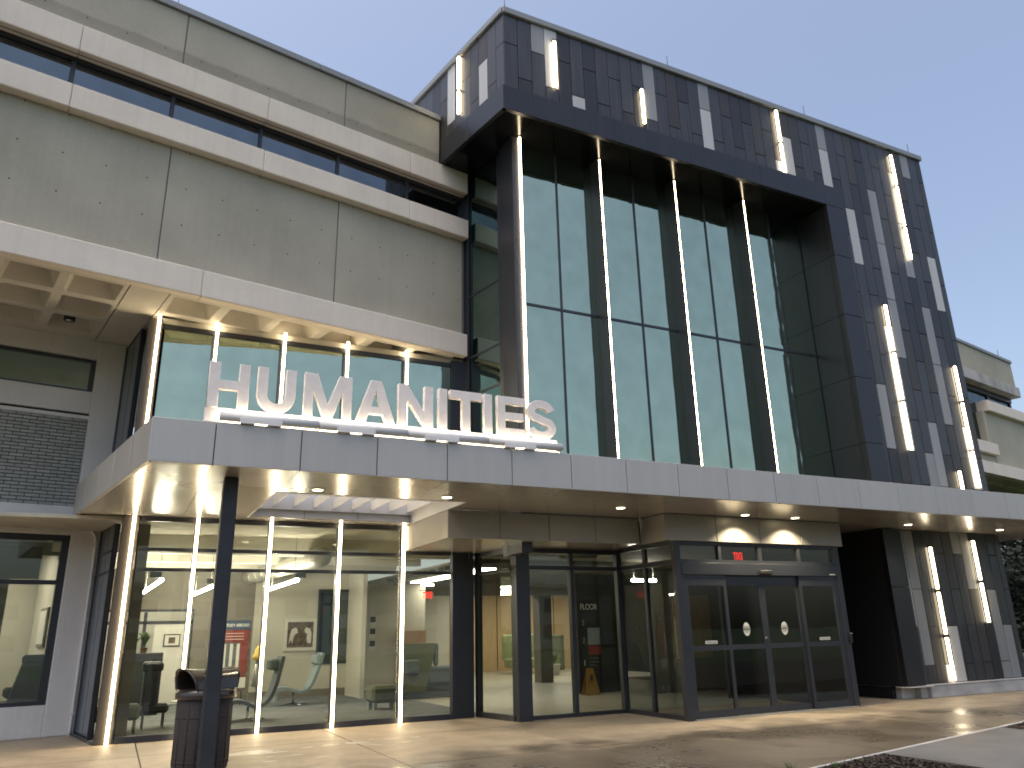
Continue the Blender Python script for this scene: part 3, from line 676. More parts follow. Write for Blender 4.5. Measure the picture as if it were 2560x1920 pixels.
# hood soffit panels; the joints follow the fascia
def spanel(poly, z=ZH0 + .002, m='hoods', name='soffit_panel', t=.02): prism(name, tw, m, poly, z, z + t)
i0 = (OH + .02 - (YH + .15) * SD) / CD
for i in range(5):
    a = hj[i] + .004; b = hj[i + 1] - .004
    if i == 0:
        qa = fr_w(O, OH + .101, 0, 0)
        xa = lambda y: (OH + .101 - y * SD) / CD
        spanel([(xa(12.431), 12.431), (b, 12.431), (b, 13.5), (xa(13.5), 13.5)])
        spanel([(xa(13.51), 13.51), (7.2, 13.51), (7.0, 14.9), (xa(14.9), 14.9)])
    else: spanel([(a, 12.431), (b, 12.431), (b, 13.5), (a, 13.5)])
# leg on the right of the windows
lz = [ZH0 - .004, 10.68, 9.02, 7.37, 5.71, 4.26]
for za, zb in zip(lz, lz[1:]):
    box('leg_panel', tw, 'hood', 15.579, 16.19, YH, YH + .12, zb + .005, za - .005, 'N', .004)
    box('leg_side', tw, 'hood', 15.58, 15.62, YH + .125, 12.50, zb + .005, za - .005)
    box('leg_side', tw, 'hood', 15.58, 15.62, 12.51, 13.47, zb + .005, za - .005)
for za, zb in ((3.68, 2.37), (2.37, .28)):
    box('leg_panel', tw, 'dk2', 15.60, 16.19, 12.30, 12.42, zb + .005, za - .005, 'N', .004)
box('leg_side', tw, 'black', 15.60, 15.64, 12.42, 14.9, .26, 3.68)
box('recess_wall', tw, 'black', 13.0, 15.7, 15.01, 15.1, 0, 3.68)
# plinth
for a, b in ((16.42, 19.0), (19.005, 20.3)):
    box('plinth', tw, 'plinth', a, b, 12.37, 12.6, 0, .255, 'N', .01)
box('plinth', tw, 'plinth', 16.2, 16.415, 12.46, 12.9, 0, .24, 'N', .01)
box('plinth', tw, 'plinth', 15.75, 16.195, 12.60, 12.9, 0, .235, 'N', .01)
box('plinth', tw, 'black', 15.65, 15.75, 12.75, 14.9, 0, .235, 'N', .01)
box('flashing', tw, 'white', 16.40, 20.3, 12.34, 12.45, .262, .280)
box('flashing', tw, 'white', 15.58, 16.398, 12.27, 12.6, .250, .268)
# tall windows
LX = [6.88, 8.97, 11.15, 13.37]; MX = [7.96, 10.10, 12.28, 14.46]
edges = [6.93] + [x for pr in zip(MX, LX[1:] + [15.575]) for x in pr]
for i, (a, b) in enumerate(zip(edges, edges[1:])):
    for z0, z1 in ((4.2, 8.20), (8.255, ZH0 - .004)):
        box('window', tw, 'teal', a + .018, b - .018, 13.375, 13.385, z0, z1)
for x in MX: box('mullion', tw, 'frame', x - .018, x + .018, 13.35, 13.45, 4.2, ZH0 - .004)
box('transom', tw, 'frame', 6.95, 15.57, 13.355, 13.45, 8.20, 8.255)
for i, x in enumerate(LX):
    if i:
        box('fin', tw, 'frame', x - .055, x + .055, 13.10, 13.45, 4.2, ZH0 - .004, 'N', .004)
        box('added_flange', tw, 'frame', x - .055, x - .022, 13.045, 13.098, 4.2, ZH0 - .004)  # added lip, keeps the strip's mirror image out of the glass
        box('added_flange', tw, 'frame', x + .034, x + .055, 13.075, 13.098, 4.2, ZH0 - .004)
    box('light_strip', tw, 'led', x - .010, x + .026, 13.06, 13.095, 4.2, ZH0 - .03)
box('corner_column', tw, 'frame', 6.70, 6.935, 13.10, 13.75, 3.0, ZH0 - .004, 'N', .006)
# return glazing beside the old building
gx = 9.19
for z0, z1 in ((4.3, 6.55), (6.60, 7.45), (7.5, 8.95), (9.0, 12.1)):
    box('window', tw, 'teal2', gx, gx + .01, 12.45, 13.62, z0, z1, O)
boxes('window_frame', tw, 'frame', [(gx - .02, gx + .06, 13.62, 13.70, 3.0, 12.14), (gx - .02, gx + .06, 12.30, 12.45, 3.0, 12.14), (gx - .01, gx + .05, 12.45, 13.62, 8.95, 9.0), (gx - .01, gx + .05, 12.45, 13.62, 7.45, 7.5), (gx - .01, gx + .05, 12.45, 13.62, 6.55, 6.6)], O)
box('infill_panel', tw, 'frame', 9.12, 9.17, 13.60, 14.3, 3.9, 12.14, O)
box('wall', tw, 'black', 9.28, 9.6, 12.9, 15.5, 3.9, 12.14, O)
# light bars fixed to the cladding
def bar(x, z0, z1, side=False):
    if side:
        b_ = box('light_bar', tw, 'ledc', OC - .065, OC - .02, x - .03, x + .03, z0 + .03, z1 - .03, O)
        box('end_cap', b_, 'black', OC - .09, OC, x - .05, x + .05, z1 - .028, z1 + .0, O); return
    b_ = box('light_bar', tw, 'ledc', x - .03, x + .03, YC - .065, YC - .02, z0 + .03, z1 - .03)
    box('end_cap', b_, 'black', x - .055, x + .055, YC - .09, YC - .001, z1 - .026, z1)
    box('back_plate', b_, 'black', x - .03, x + .03, YC - .018, YC - .001, z0 + .03, z1 - .03)
for x, z0, z1 in [(7.50, 13.16, 14.46), (9.88, 12.93, 13.94), (14.30, 13.73, 14.74), (14.30, 12.77, 13.71), (18.73, 13.57, 14.60), (18.73, 12.24, 13.55), (18.73, 11.20, 12.22),
                  (17.28, 8.29, 9.61), (17.28, 6.97, 8.27), (17.28, 5.65, 6.95), (19.67, 7.20, 8.22), (19.67, 5.88, 7.18), (19.67, 4.86, 5.86), (18.97, 4.30, 5.29),
                  (17.30, 2.31, 3.33), (17.30, 1.30, 2.29), (17.30, .30, 1.28), (18.95, 2.53, 3.53), (18.95, 1.54, 2.51)]: bar(x, z0, z1)
bar(12.83, 13.83, 14.80, True); bar(12.83, 13.14, 13.81, True)

# ------------------------------------------------------------------ canopy
cn = thing('entrance_canopy', 'flat silver panelled canopy running across the whole entrance front', 'canopy', (6, 10.3, 0))
CF = 10.30; Z0, Z1 = 3.69, 4.255; CR = 21.85
OL = .14 * CD + 10.33 * SD            # left edge, old building's angle
LXc = (OL - CF * SD) / CD
fj = [LXc, .90, 1.99, 3.04, 4.09, 5.14, 6.18, 7.22, 8.27, 9.34, 10.43, 11.50, 12.60, 13.70, 14.85, 16.0, 17.15, 18.3, 19.45, 20.6, CR]
for a, b in zip(fj, fj[1:]): box('fascia_panel', cn, 'fasc', a + (.006 if a != LXc else .0), b - .006, CF, CF + .05, Z0 + .0, Z1, 'N', .005)
LS0 = -LXc * SD + CF * CD; sjj = [LS0, LS0 + 1.1, LS0 + 2.2, LS0 + 3.3, LS0 + 4.4, LS0 + 5.45]
for a, b in zip(sjj, sjj[1:]): box('fascia_panel', cn, 'fasc', OL, OL + .05, a + (.004 if a != LS0 else .001), b - .004, Z0, Z1, O, .005)
xl = lambda y, off=.055: (OL + off - y * SD) / CD
OPN = (1.99, 5.09, 12.0, 14.86)
ry = [10.42, 11.0, 12.0, 13.3, 14.72, 15.6]
def soff_cell(a, b, c, d_):
    g = .0035
    poly = [(a + g, c + g), (b - g, c + g), (b - g, d_ - g), (a + g, d_ - g)]
    poly = clip(poly, CD, SD, OL + .055)
    if len(poly) >= 3: prism('soffit_panel', cn, 'soff', poly, Z0 + .004, Z0 + .02)
xs = [-1.2, .90, 1.99, 3.04, 4.09, 5.14, 6.18, 7.22, 8.27, 9.34, 10.43, 11.50, 12.60, 13.70, 14.85, 16.0, 17.15, 18.3, 19.45, 20.6, CR - .06]
for a, b in zip(xs, xs[1:]):
    soff_cell(a, b, CF + .055, 10.42)
    for c, d_ in zip(ry, ry[1:]):
        if a > 16 and c > 12.4 and b < 20.1: continue
        if 1.9 < a and b < 5.2 and c > 11.9 and d_ < 14.9: continue
        if c > 12.2 and 5.1 < a and b < 14: continue
        soff_cell(a, b, c, d_)
soff_cell(-1.2, .90, 12.0, 13.3) if False else None
# roof slab above with the opening
for (a, b, c, d_) in ((-.02, CR - .06, CF + .055, 12.0), (5.10, 16.9, 12.0, 13.0), (-.6, 1.98, 12.0, 15.0), (1.98, 5.10, 14.88, 15.05)):
    poly = clip([(a, c), (b, c), (b, d_), (a, d_)], CD, SD, OL + .06)
    prism('roof_slab', cn, 'gap', poly, Z0 + .022, Z1 - .03)
box('roof_slab', cn, 'gap', 20.2, CR - .06, 12.0, 16, Z0 + .022, Z1 - .03)
boxes('roof_membrane', cn, 'fasc', [(.4, CR - .06, CF + .06, 12.0, Z1 - .028, Z1 - .01)])
box('fascia_panel', cn, 'fasc', CR - .05, CR, CF + .05, 16, Z0, Z1)
# opening lined in white with curved fins hung below the sky
box('opening_lining', cn, 'slat', OPN[0], OPN[1], 11.99, 12.005, Z0, Z1 - .0)
box('opening_lining', cn, 'slat', 1.975, 1.99, 12.0, 14.86, Z0, Z1)
box('opening_lining', cn, 'slat', 5.09, 5.105, 12.0, 14.86, Z0, Z1)
for a, b in ((1.99, 3.0), (3.01, 4.03), (4.04, 5.09)): box('opening_lining', cn, 'slat', a, b, 14.86, 14.875, Z0, Z1)
box('fin_rail', cn, 'slat', 1.99, 5.09, 13.04, 13.085, 3.86, 4.10)
box('fin_rail', cn, 'slat', 1.99, 5.09, 14.78, 14.86, 3.86, 4.10)
box('fin_rail', cn, 'slat', 1.99, 5.09, 12.006, 12.05, 3.86, 4.10)
for q in range(9):
    x = 2.0 + .372 * (q + .0) + .02
    box('shade_fin', cn, 'slat', x, x + .02, 12.05, 13.04, 3.90, 4.08); box('shade_fin', cn, 'slat', x, x + .02, 13.085, 14.78, 3.90, 4.08)
# dropped box over the doors
ZB = 3.19
bj = [5.08, 6.09, 7.11, 8.13, 9.15]
for a, b in zip(bj, bj[1:]): box('fascia_panel', cn, 'boxf', a + (.006 if a != 5.08 else 0), b - .006, 12.76, 12.80, ZB, 3.675, 'N', .004)
vj = [9.20, 10.44, 11.56, 12.70, 13.88]
for a, b in zip(vj, vj[1:]): box('fascia_panel', cn, 'boxf', a + (.006 if a != 9.20 else 0), b - .006, 11.99, 12.03, ZB, 3.68, 'N', .004)
box('fascia_panel', cn, 'boxf', 9.20, 9.24, 12.031, 12.80, ZB, 3.68)
box('fascia_panel', cn, 'boxf', 13.84, 13.88, 12.031, 14.9, ZB, 3.68)
for a, b in ((12.801, 13.05), (13.055, 14.55), (14.555, 15.2)): box('fascia_panel', cn, 'boxf', 5.08, 5.12, a, b, ZB, 3.68)
def bs(a, b, c, d_): box('soffit_panel', cn, 'soff', a + .004, b - .004, c, d_, ZB - .0 + .004, ZB + .03)
for a, b in ((5.12, 6.18), (6.18, 7.22), (7.22, 8.27), (8.27, 9.24)): bs(a, b, 12.80, 15.3)
bs(9.24, 13.84, 12.03, 12.9); bs(9.24, 13.84, 12.905, 15.0)
# recessed downlights
for x, y in ((2.52, 11.6), (4.60, 11.6), (7.99, 11.66), (10.92, 11.66), (12.25, 11.66), (15.71, 11.7), (18.98, 11.7)):
    dl = lathe('downlight', cn, 'white', [(.095, Z0 + .003), (.095, Z0 - .008), (.075, Z0 - .008)], x, y, 20)
    lathe('lens', dl, 'lamp', [(.074, Z0 - .004), (.074, Z0 - .010)], x, y, 20)
    sp = bpy.data.lights.new('downlight_beam', 'SPOT'); sp.energy = 150 if x in (10.92, 12.25) else 42; sp.color = (1.0, .84, .56); sp.spot_size = math.radians(128 if x in (10.92, 12.25) else 100); sp.spot_blend = .6; sp.shadow_soft_size = .05
    s_o = bpy.data.objects.new('downlight_beam', sp); place(s_o, dl, (x, y, Z0 - .02), 0)
# post
box('post', cn, 'post', 1.13, 1.32, 11.02, 11.21, -.02, Z0 + .003, 'N', .012)
box('base_plate', cn, 'post', 1.05, 1.40, 10.94, 11.29, .0, .02, 'N', .004)

# ------------------------------------------------------------------ lounge (ground and first floor glazing)
lg = thing('lounge_pavilion', 'lit glazed lounge under the canopy with five vertical light strips', 'building', (3, 15.1, 0))
LL = [.125, 1.17, 2.46, 3.77, 5.06]
YG = 15.2
v_m = [.20, 1.17, 2.46, 3.77, 5.06, 6.14]
# ground floor
for i, (a, b) in enumerate(zip(v_m, v_m[1:])):
    top = 3.60 if i < 4 else 3.12
    for z0, z1 in ((.10, 2.74), (2.80, 3.085), (3.145, top)) if i < 4 else ((.10, 2.74), (2.80, top)):
        if z1 - z0 > .05: box('window', lg, 'glass', a + .04, b - .04, YG, YG + .008, z0, z1)
    box('transom', lg, 'frame', a + .04, b - .04, YG - .03, YG + .05, 2.74, 2.80)
    if i < 4: box('transom', lg, 'frame', a + .04, b - .04, YG - .03, YG + .05, 3.085, 3.145)
    box('sill', lg, 'frame', a + .04, b - .04, YG - .05, YG + .06, .0, .10)
    box('head', lg, 'frame', a + .04, b - .04, YG - .05, YG + .06, top, top + .09 if i < 4 else 3.19)
for i, x in enumerate(LL):
    if i: box('mullion', lg, 'frameb', x - .035, x + .04, YG - .07, YG + .10, .0, 3.69)
    box('light_strip', lg, 'led', x - .023, x + .023, 15.085, 15.125, .01, 3.68)
box('corner_column', lg, 'frameb', -.06, .20, 15.14, 15.62, 0, 3.69, 'N', .005)
box('mullion', lg, 'frame', 6.14, 6.22, YG - .05, YG + .10, 0, 3.19)
box('corner_column', lg, 'frame', 6.225, 6.62, YG - .02, YG + .30, 0, 3.19, 'N', .005)
# left return, at the old building's angle
RO = 2.77
def ret(z0, z1, rows, top):
    for a, b in ((15.60, 16.14), (16.15, 16.86)):
        for c, d_ in rows: box('spandrel_panel', lg, 'spand', RO, RO + .02, a + .02, b - .02, c + .02, d_ - .02, O, .003)
    boxes('window_frame', lg, 'frame', [(RO - .02, RO + .05, 16.84, 16.89, z0, z1), (RO - .015, RO + .05, 15.56, 15.60, z0, z1)] + [(RO - .01, RO + .05, 15.6, 16.84, c - .02, c + .02) for c, _ in rows[1:]] + [(RO - .01, RO + .05, 15.6, 16.84, z1 - .04, z1)], O)
    box('wall', lg, 'black', RO + .055, RO + .08, 15.6, 16.9, z0, z1, O)
ret(.0, 3.64, ((.04, 2.78), (2.78, 3.15), (3.15, 3.62)), 3.66)
ret(4.0, 7.42, ((4.0, 7.40),), 7.42)
# first floor
v_u = [.19, 1.16, 2.46, 3.75, 5.05, 6.13]
for i, (a, b) in enumerate(zip(v_u, v_u[1:])):
    box('window', lg, 'teal', a + .05, b - .04, 15.2, 15.21, 4.2, 7.24)
    box('head', lg, 'frame', a + .0, b - .0, 15.17, 15.3, 7.245, 7.34)
for i, x in enumerate([.125, 1.17, 2.46, 3.75, 5.05]):
    if i: box('mullion', lg, 'frame', x - .07, x + .045, 15.12, 15.35, 4.2, 7.244)
    box('light_strip', lg, 'led', x - .022, x + .022, 15.085, 15.118, 4.27, 7.47)
boxes('upper_wall', lg, 'soffitc', [(.0, 6.4, 15.22, 15.5, 7.345, 7.47)])
box('corner_column', lg, 'frameb', -.06, .19, 15.125, 15.62, 4.0, 7.42, 'N', .005)
box('mullion', lg, 'frame', 6.10, 6.6, 15.15, 15.3, 3.6, 7.40)
box('wall', lg, 'black', .2, 6.6, 15.36, 15.6, 3.9, 7.34)

# ------------------------------------------------------------------ lobby front
lf = thing('glazed_lobby', 'dark framed lobby glazing stepping forward between lounge and doors', 'window wall', (7.2, 14, 0))
ro = 6.98 * CD + 13.95 * SD
rn0, rn1 = -6.98 * SD + 13.98 * CD, -6.66 * SD + 15.25 * CD
box('window', lf, 'glass', ro, ro + .008, rn0 + .12, rn1 - .1, .10, 2.74, O); box('window', lf, 'glass', ro, ro + .008, rn0 + .12, rn1 - .1, 2.80, 3.1, O)
boxes('window_frame', lf, 'frame', [(ro - .04, ro + .06, rn0 + .05, rn1 + .02, 0, .10), (ro - .04, ro + .06, rn0 + .05, rn1 + .02, 3.1, 3.19), (ro - .04, ro + .06, rn0 + .121, rn1 - .101, 2.74, 2.80), (ro - .045, ro + .06, rn1 - .10, rn1 + .02, .1, 3.1)], O)
box('corner_column', lf, 'frame', 6.95, 7.245, 13.86, 14.12, 0, 3.19, 'N', .006)
for a, b in ((7.25, 8.24), (8.32, 9.38)):
    box('window', lf, 'glass', a, b, 14.03, 14.038, .07, 2.77); box('window', lf, 'glass', a, b, 14.03, 14.038, 2.85, 3.10)
    box('transom', lf, 'frame', a, b, 14.0, 14.08, 2.77, 2.85); box('sill', lf, 'frame', a, b, 14.0, 14.08, 0, .07); box('head', lf, 'frame', a, b, 14.0, 14.08, 3.10, 3.19)
box('mullion', lf, 'frame', 8.24, 8.32, 13.98, 14.10, 0, 3.19); box('mullion', lf, 'frame', 9.38, 9.50, 13.98, 14.10, 0, 3.19)

# ------------------------------------------------------------------ vestibule with the sliding doors
vs = thing('entrance_vestibule', 'dark framed projecting porch with four glass sliding doors and transom lights', 'entrance', (11.6, 12.05, 0))
VY = 12.05
for a, b in ((12.16, 13.04), (13.12, 13.97)):
    box('window', vs, 'glassd', 9.46, 9.468, a, b, .08, 2.76); box('window', vs, 'glassd', 9.46, 9.468, a, b, 2.85, 3.12)
boxes('window_frame', vs, 'frame', [(9.43, 9.50, 12.16, 13.97, 0, .08), (9.43, 9.50, 12.16, 13.97, 2.76, 2.85), (9.43, 9.50, 12.16, 13.97, 3.12, 3.19), (9.425, 9.505, 13.04, 13.12, .08, 2.76), (9.425, 9.505, 13.04, 13.12, 2.85, 3.12)])
box('corner_post', vs, 'frame', 9.41, 9.54, VY - .02, 12.155, 0, 3.19, 'N', .004)
box('corner_post', vs, 'frame', 13.62, 13.76, VY - .02, 12.155, 0, 3.19, 'N', .004)
box('side_wall', vs, 'black', 13.66, 13.74, 12.16, 14.9, 0, 3.18)
box('ceiling', vs, 'greyw', 9.55, 13.65, 12.2, 15.0, 3.13, 3.18)
tr = [(9.55, 10.49), (10.56, 11.53), (11.61, 12.60), (12.67, 13.61)]
for a, b in tr: box('transom_light', vs, 'glassd', a, b, VY + .05, VY + .058, 2.85, 3.12)
boxes('transom_frame', vs, 'frame', [(9.54, 13.62, VY - .0, VY + .10, 3.12, 3.19), (9.54, 13.62, VY - .0, VY + .10, 2.79, 2.85), (10.49, 10.56, VY + .005, VY + .10, 2.85, 3.12), (11.53, 11.61, VY + .005, VY + .10, 2.85, 3.12), (12.60, 12.67, VY + .005, VY + .10, 2.85, 3.12)])
box('door_header', vs, 'frame', 9.54, 13.62, VY - .03, VY + .12, 2.56, 2.788, 'N', .006)
sn = box('motion_sensor', vs, 'black', 11.44, 11.76, VY - .09, VY - .031, 2.58, 2.66, 'N', .015)
box('door_jamb', vs, 'frame', 9.54, 9.60, VY, VY + .1, 0, 2.559); box('door_jamb', vs, 'frame', 13.56, 13.62, VY, VY + .1, 0, 2.559)
def door(x0, x1, y, head, sticker, hx=None):
    d_ = boxes('sliding_door', vs, 'frame', [(x0, x0 + .07, y, y + .045, .03, head), (x1 - .07, x1, y, y + .045, .03, head), (x0 + .07, x1 - .07, y, y + .045, 2.36, head), (x0 + .07, x1 - .07, y, y + .045, .03, .145), (x0 + .07, x1 - .07, y, y + .045, 1.18, 1.27)])
    box('glass_pane', d_, 'glassd', x0 + .07, x1 - .07, y + .018, y + .026, .145, 1.18)
    box('glass_pane', d_, 'glassd', x0 + .07, x1 - .07, y + .018, y + .026, 1.27, 2.36)
    if sticker == 'oval':
        cx = (x0 + x1) / 2
        n = 28; vv = [(cx + .085 * math.cos(q / n * 6.2832), y + .014, 1.545 + .125 * math.sin(q / n * 6.2832)) for q in range(n)]
        vv += [(a, y + .017, c) for a, _, c in vv]
        st_ = mesh('caution_sticker', d_, 'paper', vv, [tuple(range(n)), tuple(range(n, 2 * n))] + [(q, (q + 1) % n, n + (q + 1) % n, n + q) for q in range(n)])
        box('printed_bar', d_, 'ink', cx - .084, cx + .084, y + .011, y + .0135, 1.525, 1.57)
        text('sticker_text', d_, 'ink', 'AUTOMATIC', .028, (cx, y + .012, 1.585), depth=.0005, align='CENTER')
        text('sticker_text', d_, 'paper', 'CAUTION', .040, (cx, y + .0095, 1.533), depth=.0005, align='CENTER')
        text('sticker_text', d_, 'ink', 'DOOR', .030, (cx, y + .012, 1.485), depth=.0005, align='CENTER')
    if sticker == 'clear':
        cx = (x0 + x1) / 2 + .02
        box('stand_clear_sticker', d_, 'paper', cx - .145, cx + .145, y + .013, y + .016, 1.30, 1.355)
        text('sticker_text', d_, 'ink', 'STAND CLEAR', .038, (cx, y + .012, 1.314), depth=.0005, align='CENTER')
    if hx: lathe('lock_cylinder', d_, 'chrome', [(.018, 0), (.018, .02)], 0, 0, 12)
    return d_
door(9.60, 10.60, VY + .005, 2.44, 'clear')
door(10.58, 11.545, VY + .055, 2.53, 'oval')
door(11.55, 12.55, VY + .055, 2.53, 'oval')
door(12.535, 13.56, VY + .005, 2.44, 'clear')
boxes('header_filler', vs, 'frame', [(9.60, 10.60, VY + .003, VY + .05, 2.445, 2.558), (12.535, 13.56, VY + .003, VY + .05, 2.445, 2.558), (10.602, 12.533, VY + .06, VY + .1, 2.532, 2.558)])
tube('lock_cylinder', vs, 'chrome', [(11.51, VY + .05, 1.37), (11.51, VY + .03, 1.37)], .02, 12)
box('threshold', vs, 'duct', 9.56, 13.68, VY - .06, VY + .16, .001, .022)
cr_ = box('card_reader', vs, 'black', 13.71, 13.78, VY - .06, VY - .022, 1.22, 1.42, 'N', .008); box('bezel', cr_, 'chrome', 13.708, 13.782, VY - .062, VY - .03, 1.40, 1.425)
box('maker_plate', vs, 'paper', 13.40, 13.56, VY - .034, VY - .031, 2.585, 2.61)

# ------------------------------------------------------------------ sign
sg = thing('humanities_sign', 'white block letters reading HUMANITIES on a lit bar above the canopy', 'sign', (3.4, 10.5, Z1))
YS = 10.46; B0, T0 = 4.49, 5.11; H = T0 - B0; SW = .125
def letter(name, loops, depth=.085):
    cu_ = bpy.data.curves.new('glyph', 'CURVE'); cu_.dimensions = '2D'; cu_.fill_mode = 'BOTH'; cu_.extrude = depth / 2 - .006; cu_.bevel_depth = .006; cu_.bevel_resolution = 1
    for lp in loops:
        s = cu_.splines.new('POLY'); s.points.add(len(lp) - 1)
        for p, (x, z) in zip(s.points, lp): p.co = (x, z, 0, 1)
        s.use_cyclic_u = True
    t = bpy.data.objects.new('tmp', cu_); COL.objects.link(t)
    dg = bpy.context.evaluated_depsgraph_get(); me = bpy.data.meshes.new_from_object(t.evaluated_get(dg))
    bpy.data.objects.remove(t); bpy.data.curves.remove(cu_)
    for v_ in me.vertices: x, y, z = v_.co; v_.co = (x, -z, y)
    me.materials.clear(); me.materials.append(M_['letter'])
    o = bpy.data.objects.new('letter', me); place(o, sg, (0, YS, 0), 0); o['label'] = 'white letter ' + name
    return o
def rect(a, b, c, d_): return [(a, c), (b, c), (b, d_), (a, d_)]
zm = (B0 + T0) / 2
def L_H(a, b): return [[(a, B0), (a + SW, B0), (a + SW, zm - SW * .45), (b - SW, zm - SW * .45), (b - SW, B0), (b, B0), (b, T0), (b - SW, T0), (b - SW, zm + SW * .5), (a + SW, zm + SW * .5), (a + SW, T0), (a, T0)]]
def L_U(a, b):
    r = (b - a) / 2; cx = (a + b) / 2; cz = B0 + r
    out = [(b, T0), (b - SW, T0)] + [(cx + (r - SW) * math.cos(t), cz + (r - SW * .95) * math.sin(t)) for t in [-math.pi * q / 16 for q in range(17)]] + [(a + SW, T0), (a, T0)] + [(cx - r * math.cos(t), cz - r * math.sin(t)) for t in [math.pi * q / 20 for q in range(21)]]
    return [out]
def L_M(a, b):
    cx = (a + b) / 2; s = SW
    return [[(a, B0), (a + s * .93, B0), (a + s * .93, T0 - .20), (cx - s * .48, B0), (cx + s * .48, B0), (b - s * .93, T0 - .20), (b - s * .93, B0), (b, B0), (b, T0), (b - s * 1.35, T0), (cx, B0 + .17), (a + s * 1.35, T0), (a, T0)]]
def L_A(a, b):
    cx = (a + b) / 2; s = SW * 1.02; hw = (b - a) / 2
    f_ = lambda z: (T0 - z) / H
    ox = lambda z: s * .58 + (hw - s * .58) * f_(z)
    z1_, z2_ = B0 + .125, B0 + .225
    outer = [(a, B0), (a + s * 1.06, B0), (cx - ox(z1_) + s * 1.06, z1_), (cx + ox(z1_) - s * 1.06, z1_), (b - s * 1.06, B0), (b, B0), (cx + s * .58, T0), (cx - s * .58, T0)]
    ap = T0 - .13
    inner = [(cx - ox(z2_) + s * 1.06, z2_), (cx, ap), (cx + ox(z2_) - s * 1.06, z2_)]
    return [outer, inner]
def L_N(a, b):
    s = SW
    return [[(a, B0), (a + s, B0), (a + s, T0 - .20), (b - s * 1.05, B0), (b, B0), (b, T0), (b - s, T0), (b - s, B0 + .20), (a + s * 1.05, T0), (a, T0)]]
def L_T(a, b): cx = (a + b) / 2; return [[(a, T0), (a, T0 - SW * .95), (cx - SW / 2, T0 - SW * .95), (cx - SW / 2, B0), (cx + SW / 2, B0), (cx + SW / 2, T0 - SW * .95), (b, T0 - SW * .95), (b, T0)]]
def L_E(a, b): s = SW * .9; return [[(a, B0), (b, B0), (b, B0 + s), (a + SW, B0 + s), (a + SW, zm - s / 2), (b - .03, zm - s / 2), (b - .03, zm + s / 2), (a + SW, zm + s / 2), (a + SW, T0 - s), (b - .01, T0 - s), (b - .01, T0), (a, T0)]]
def L_S(a, b):
    cx = (a + b) / 2; hw = (b - a) / 2 - SW / 2 + .01; ru = H / 4 - SW / 4 + .005
    zu, zl = T0 + .01 - SW / 2 - ru, B0 - .01 + SW / 2 + ru
    P = [(cx + hw * .93 * math.cos(t), zu + ru * math.sin(t)) for t in [math.radians(12 + q * 12.5) for q in range(13)]]
    P += [(cx - hw * .93 * math.cos(math.radians(t)), zu - ru * math.sin(math.radians(t))) for t in (5, 25, 45)]
    P += [(cx - hw * .25, zm + .022), (cx + hw * .25, zm - .022)]
    P += [(cx + hw * math.cos(math.radians(t)), zl + ru * math.sin(math.radians(t))) for t in (45, 25, 5)]
    P += [(cx + hw * math.cos(t), zl + ru * math.sin(t)) for t in [math.radians(-q * 12.5 - 5) for q in range(14)]]
    P = [Vector(p) for p in P]
    for _ in range(2):
        Q = [P[0]]
        for i in range(len(P) - 1): Q += [P[i] * .75 + P[i + 1] * .25, P[i] * .25 + P[i + 1] * .75]
        P = Q + [P[-1]]
    Lf, Rt = [], []
    for i in range(len(P)):
        t = (P[min(i + 1, len(P) - 1)] - P[max(i - 1, 0)]).normalized(); n = Vector((-t.y, t.x)) * SW * .47
        Lf.append(tuple(P[i] + n)); Rt.append(tuple(P[i] - n))
    return [Lf + Rt[::-1]]
letter('H', L_H(.765, 1.27)); letter('U', L_U(1.385, 1.885)); letter('M', L_M(2.01, 2.67)); letter('A', L_A(2.745, 3.315)); letter('N', L_N(3.37, 3.90))
letter('I', [rect(4.0, 4.0 + SW, B0, T0)]); letter('T', L_T(4.18, 4.70)); letter('I', [rect(4.745, 4.745 + SW, B0, T0)]); letter('E', L_E(4.97, 5.44)); letter('S', L_S(5.49, 5.99))
box('letter_rail', sg, 'letter', .75, 6.02, 10.44, 10.50, 4.30, 4.488, 'N', .004)
box('base_strip', sg, 'white', .72, 6.0, 10.36, 10.52, Z1 - .005, Z1 + .02)
# lit tube lamps along the front of the rail, shielded by round white housings
seg = [(.93, 2.20), (2.21, 3.47), (3.48, 4.74), (4.75, 6.03)]
for a, b in seg:
    hs = tube('lamp_housing', sg, 'white', [(a, 10.32, 4.345), (b, 10.32, 4.345)], .062, 18)
    m_ = (a + b) / 2 - .12
    br = box('bracket', sg, 'white', m_ - .27, m_ + .27, 10.25, 10.262, 4.27, 4.33, 'N', .004)
    for q in (-.17, .17): box('bracket_foot', br, 'white', m_ + q - .09, m_ + q + .09, 10.245, 10.33, 4.258, 4.268)
    box('light_bar', sg, 'led2', a + .01, b - .01, 10.375, 10.425, 4.345, 4.400)
    box('light_bar', sg, 'led', a + .01, b - .01, 10.385, 10.40, 4.274, 4.282)

# ------------------------------------------------------------------ trash can
cx_, cy_ = 1.22, 11.72
tc_ = thing('trash_can', 'round dark stone-faced trash can with a hooded brown lid behind the post', 'trash can', (cx_, cy_, 0))
n = 24; prof = [(.335, .0), (.345, .03), (.350, .84), (.33, .86)]
lathe('body', tc_, 'bin', prof, cx_, cy_, 24)
for q in range(16):
    a = q / 16 * 2 * math.pi + .1
    px, py = cx_ + .348 * math.cos(a), cy_ + .348 * math.sin(a)
    tube('rib', tc_, 'bin', [(px, py, .06), (px, py, .80)], .006, 6)
for z in (.10, .62): lathe('hoop', tc_, 'bin', [(.348, z), (.354, z + .006), (.354, z + .014), (.348, z + .02)], cx_, cy_, 24)
lathe('lid_rim', tc_, 'lid', [(.33, .845), (.375, .85), (.388, .875), (.385, .93), (.365, .965), (.28, .975), (.10, .98)], cx_, cy_, 36)
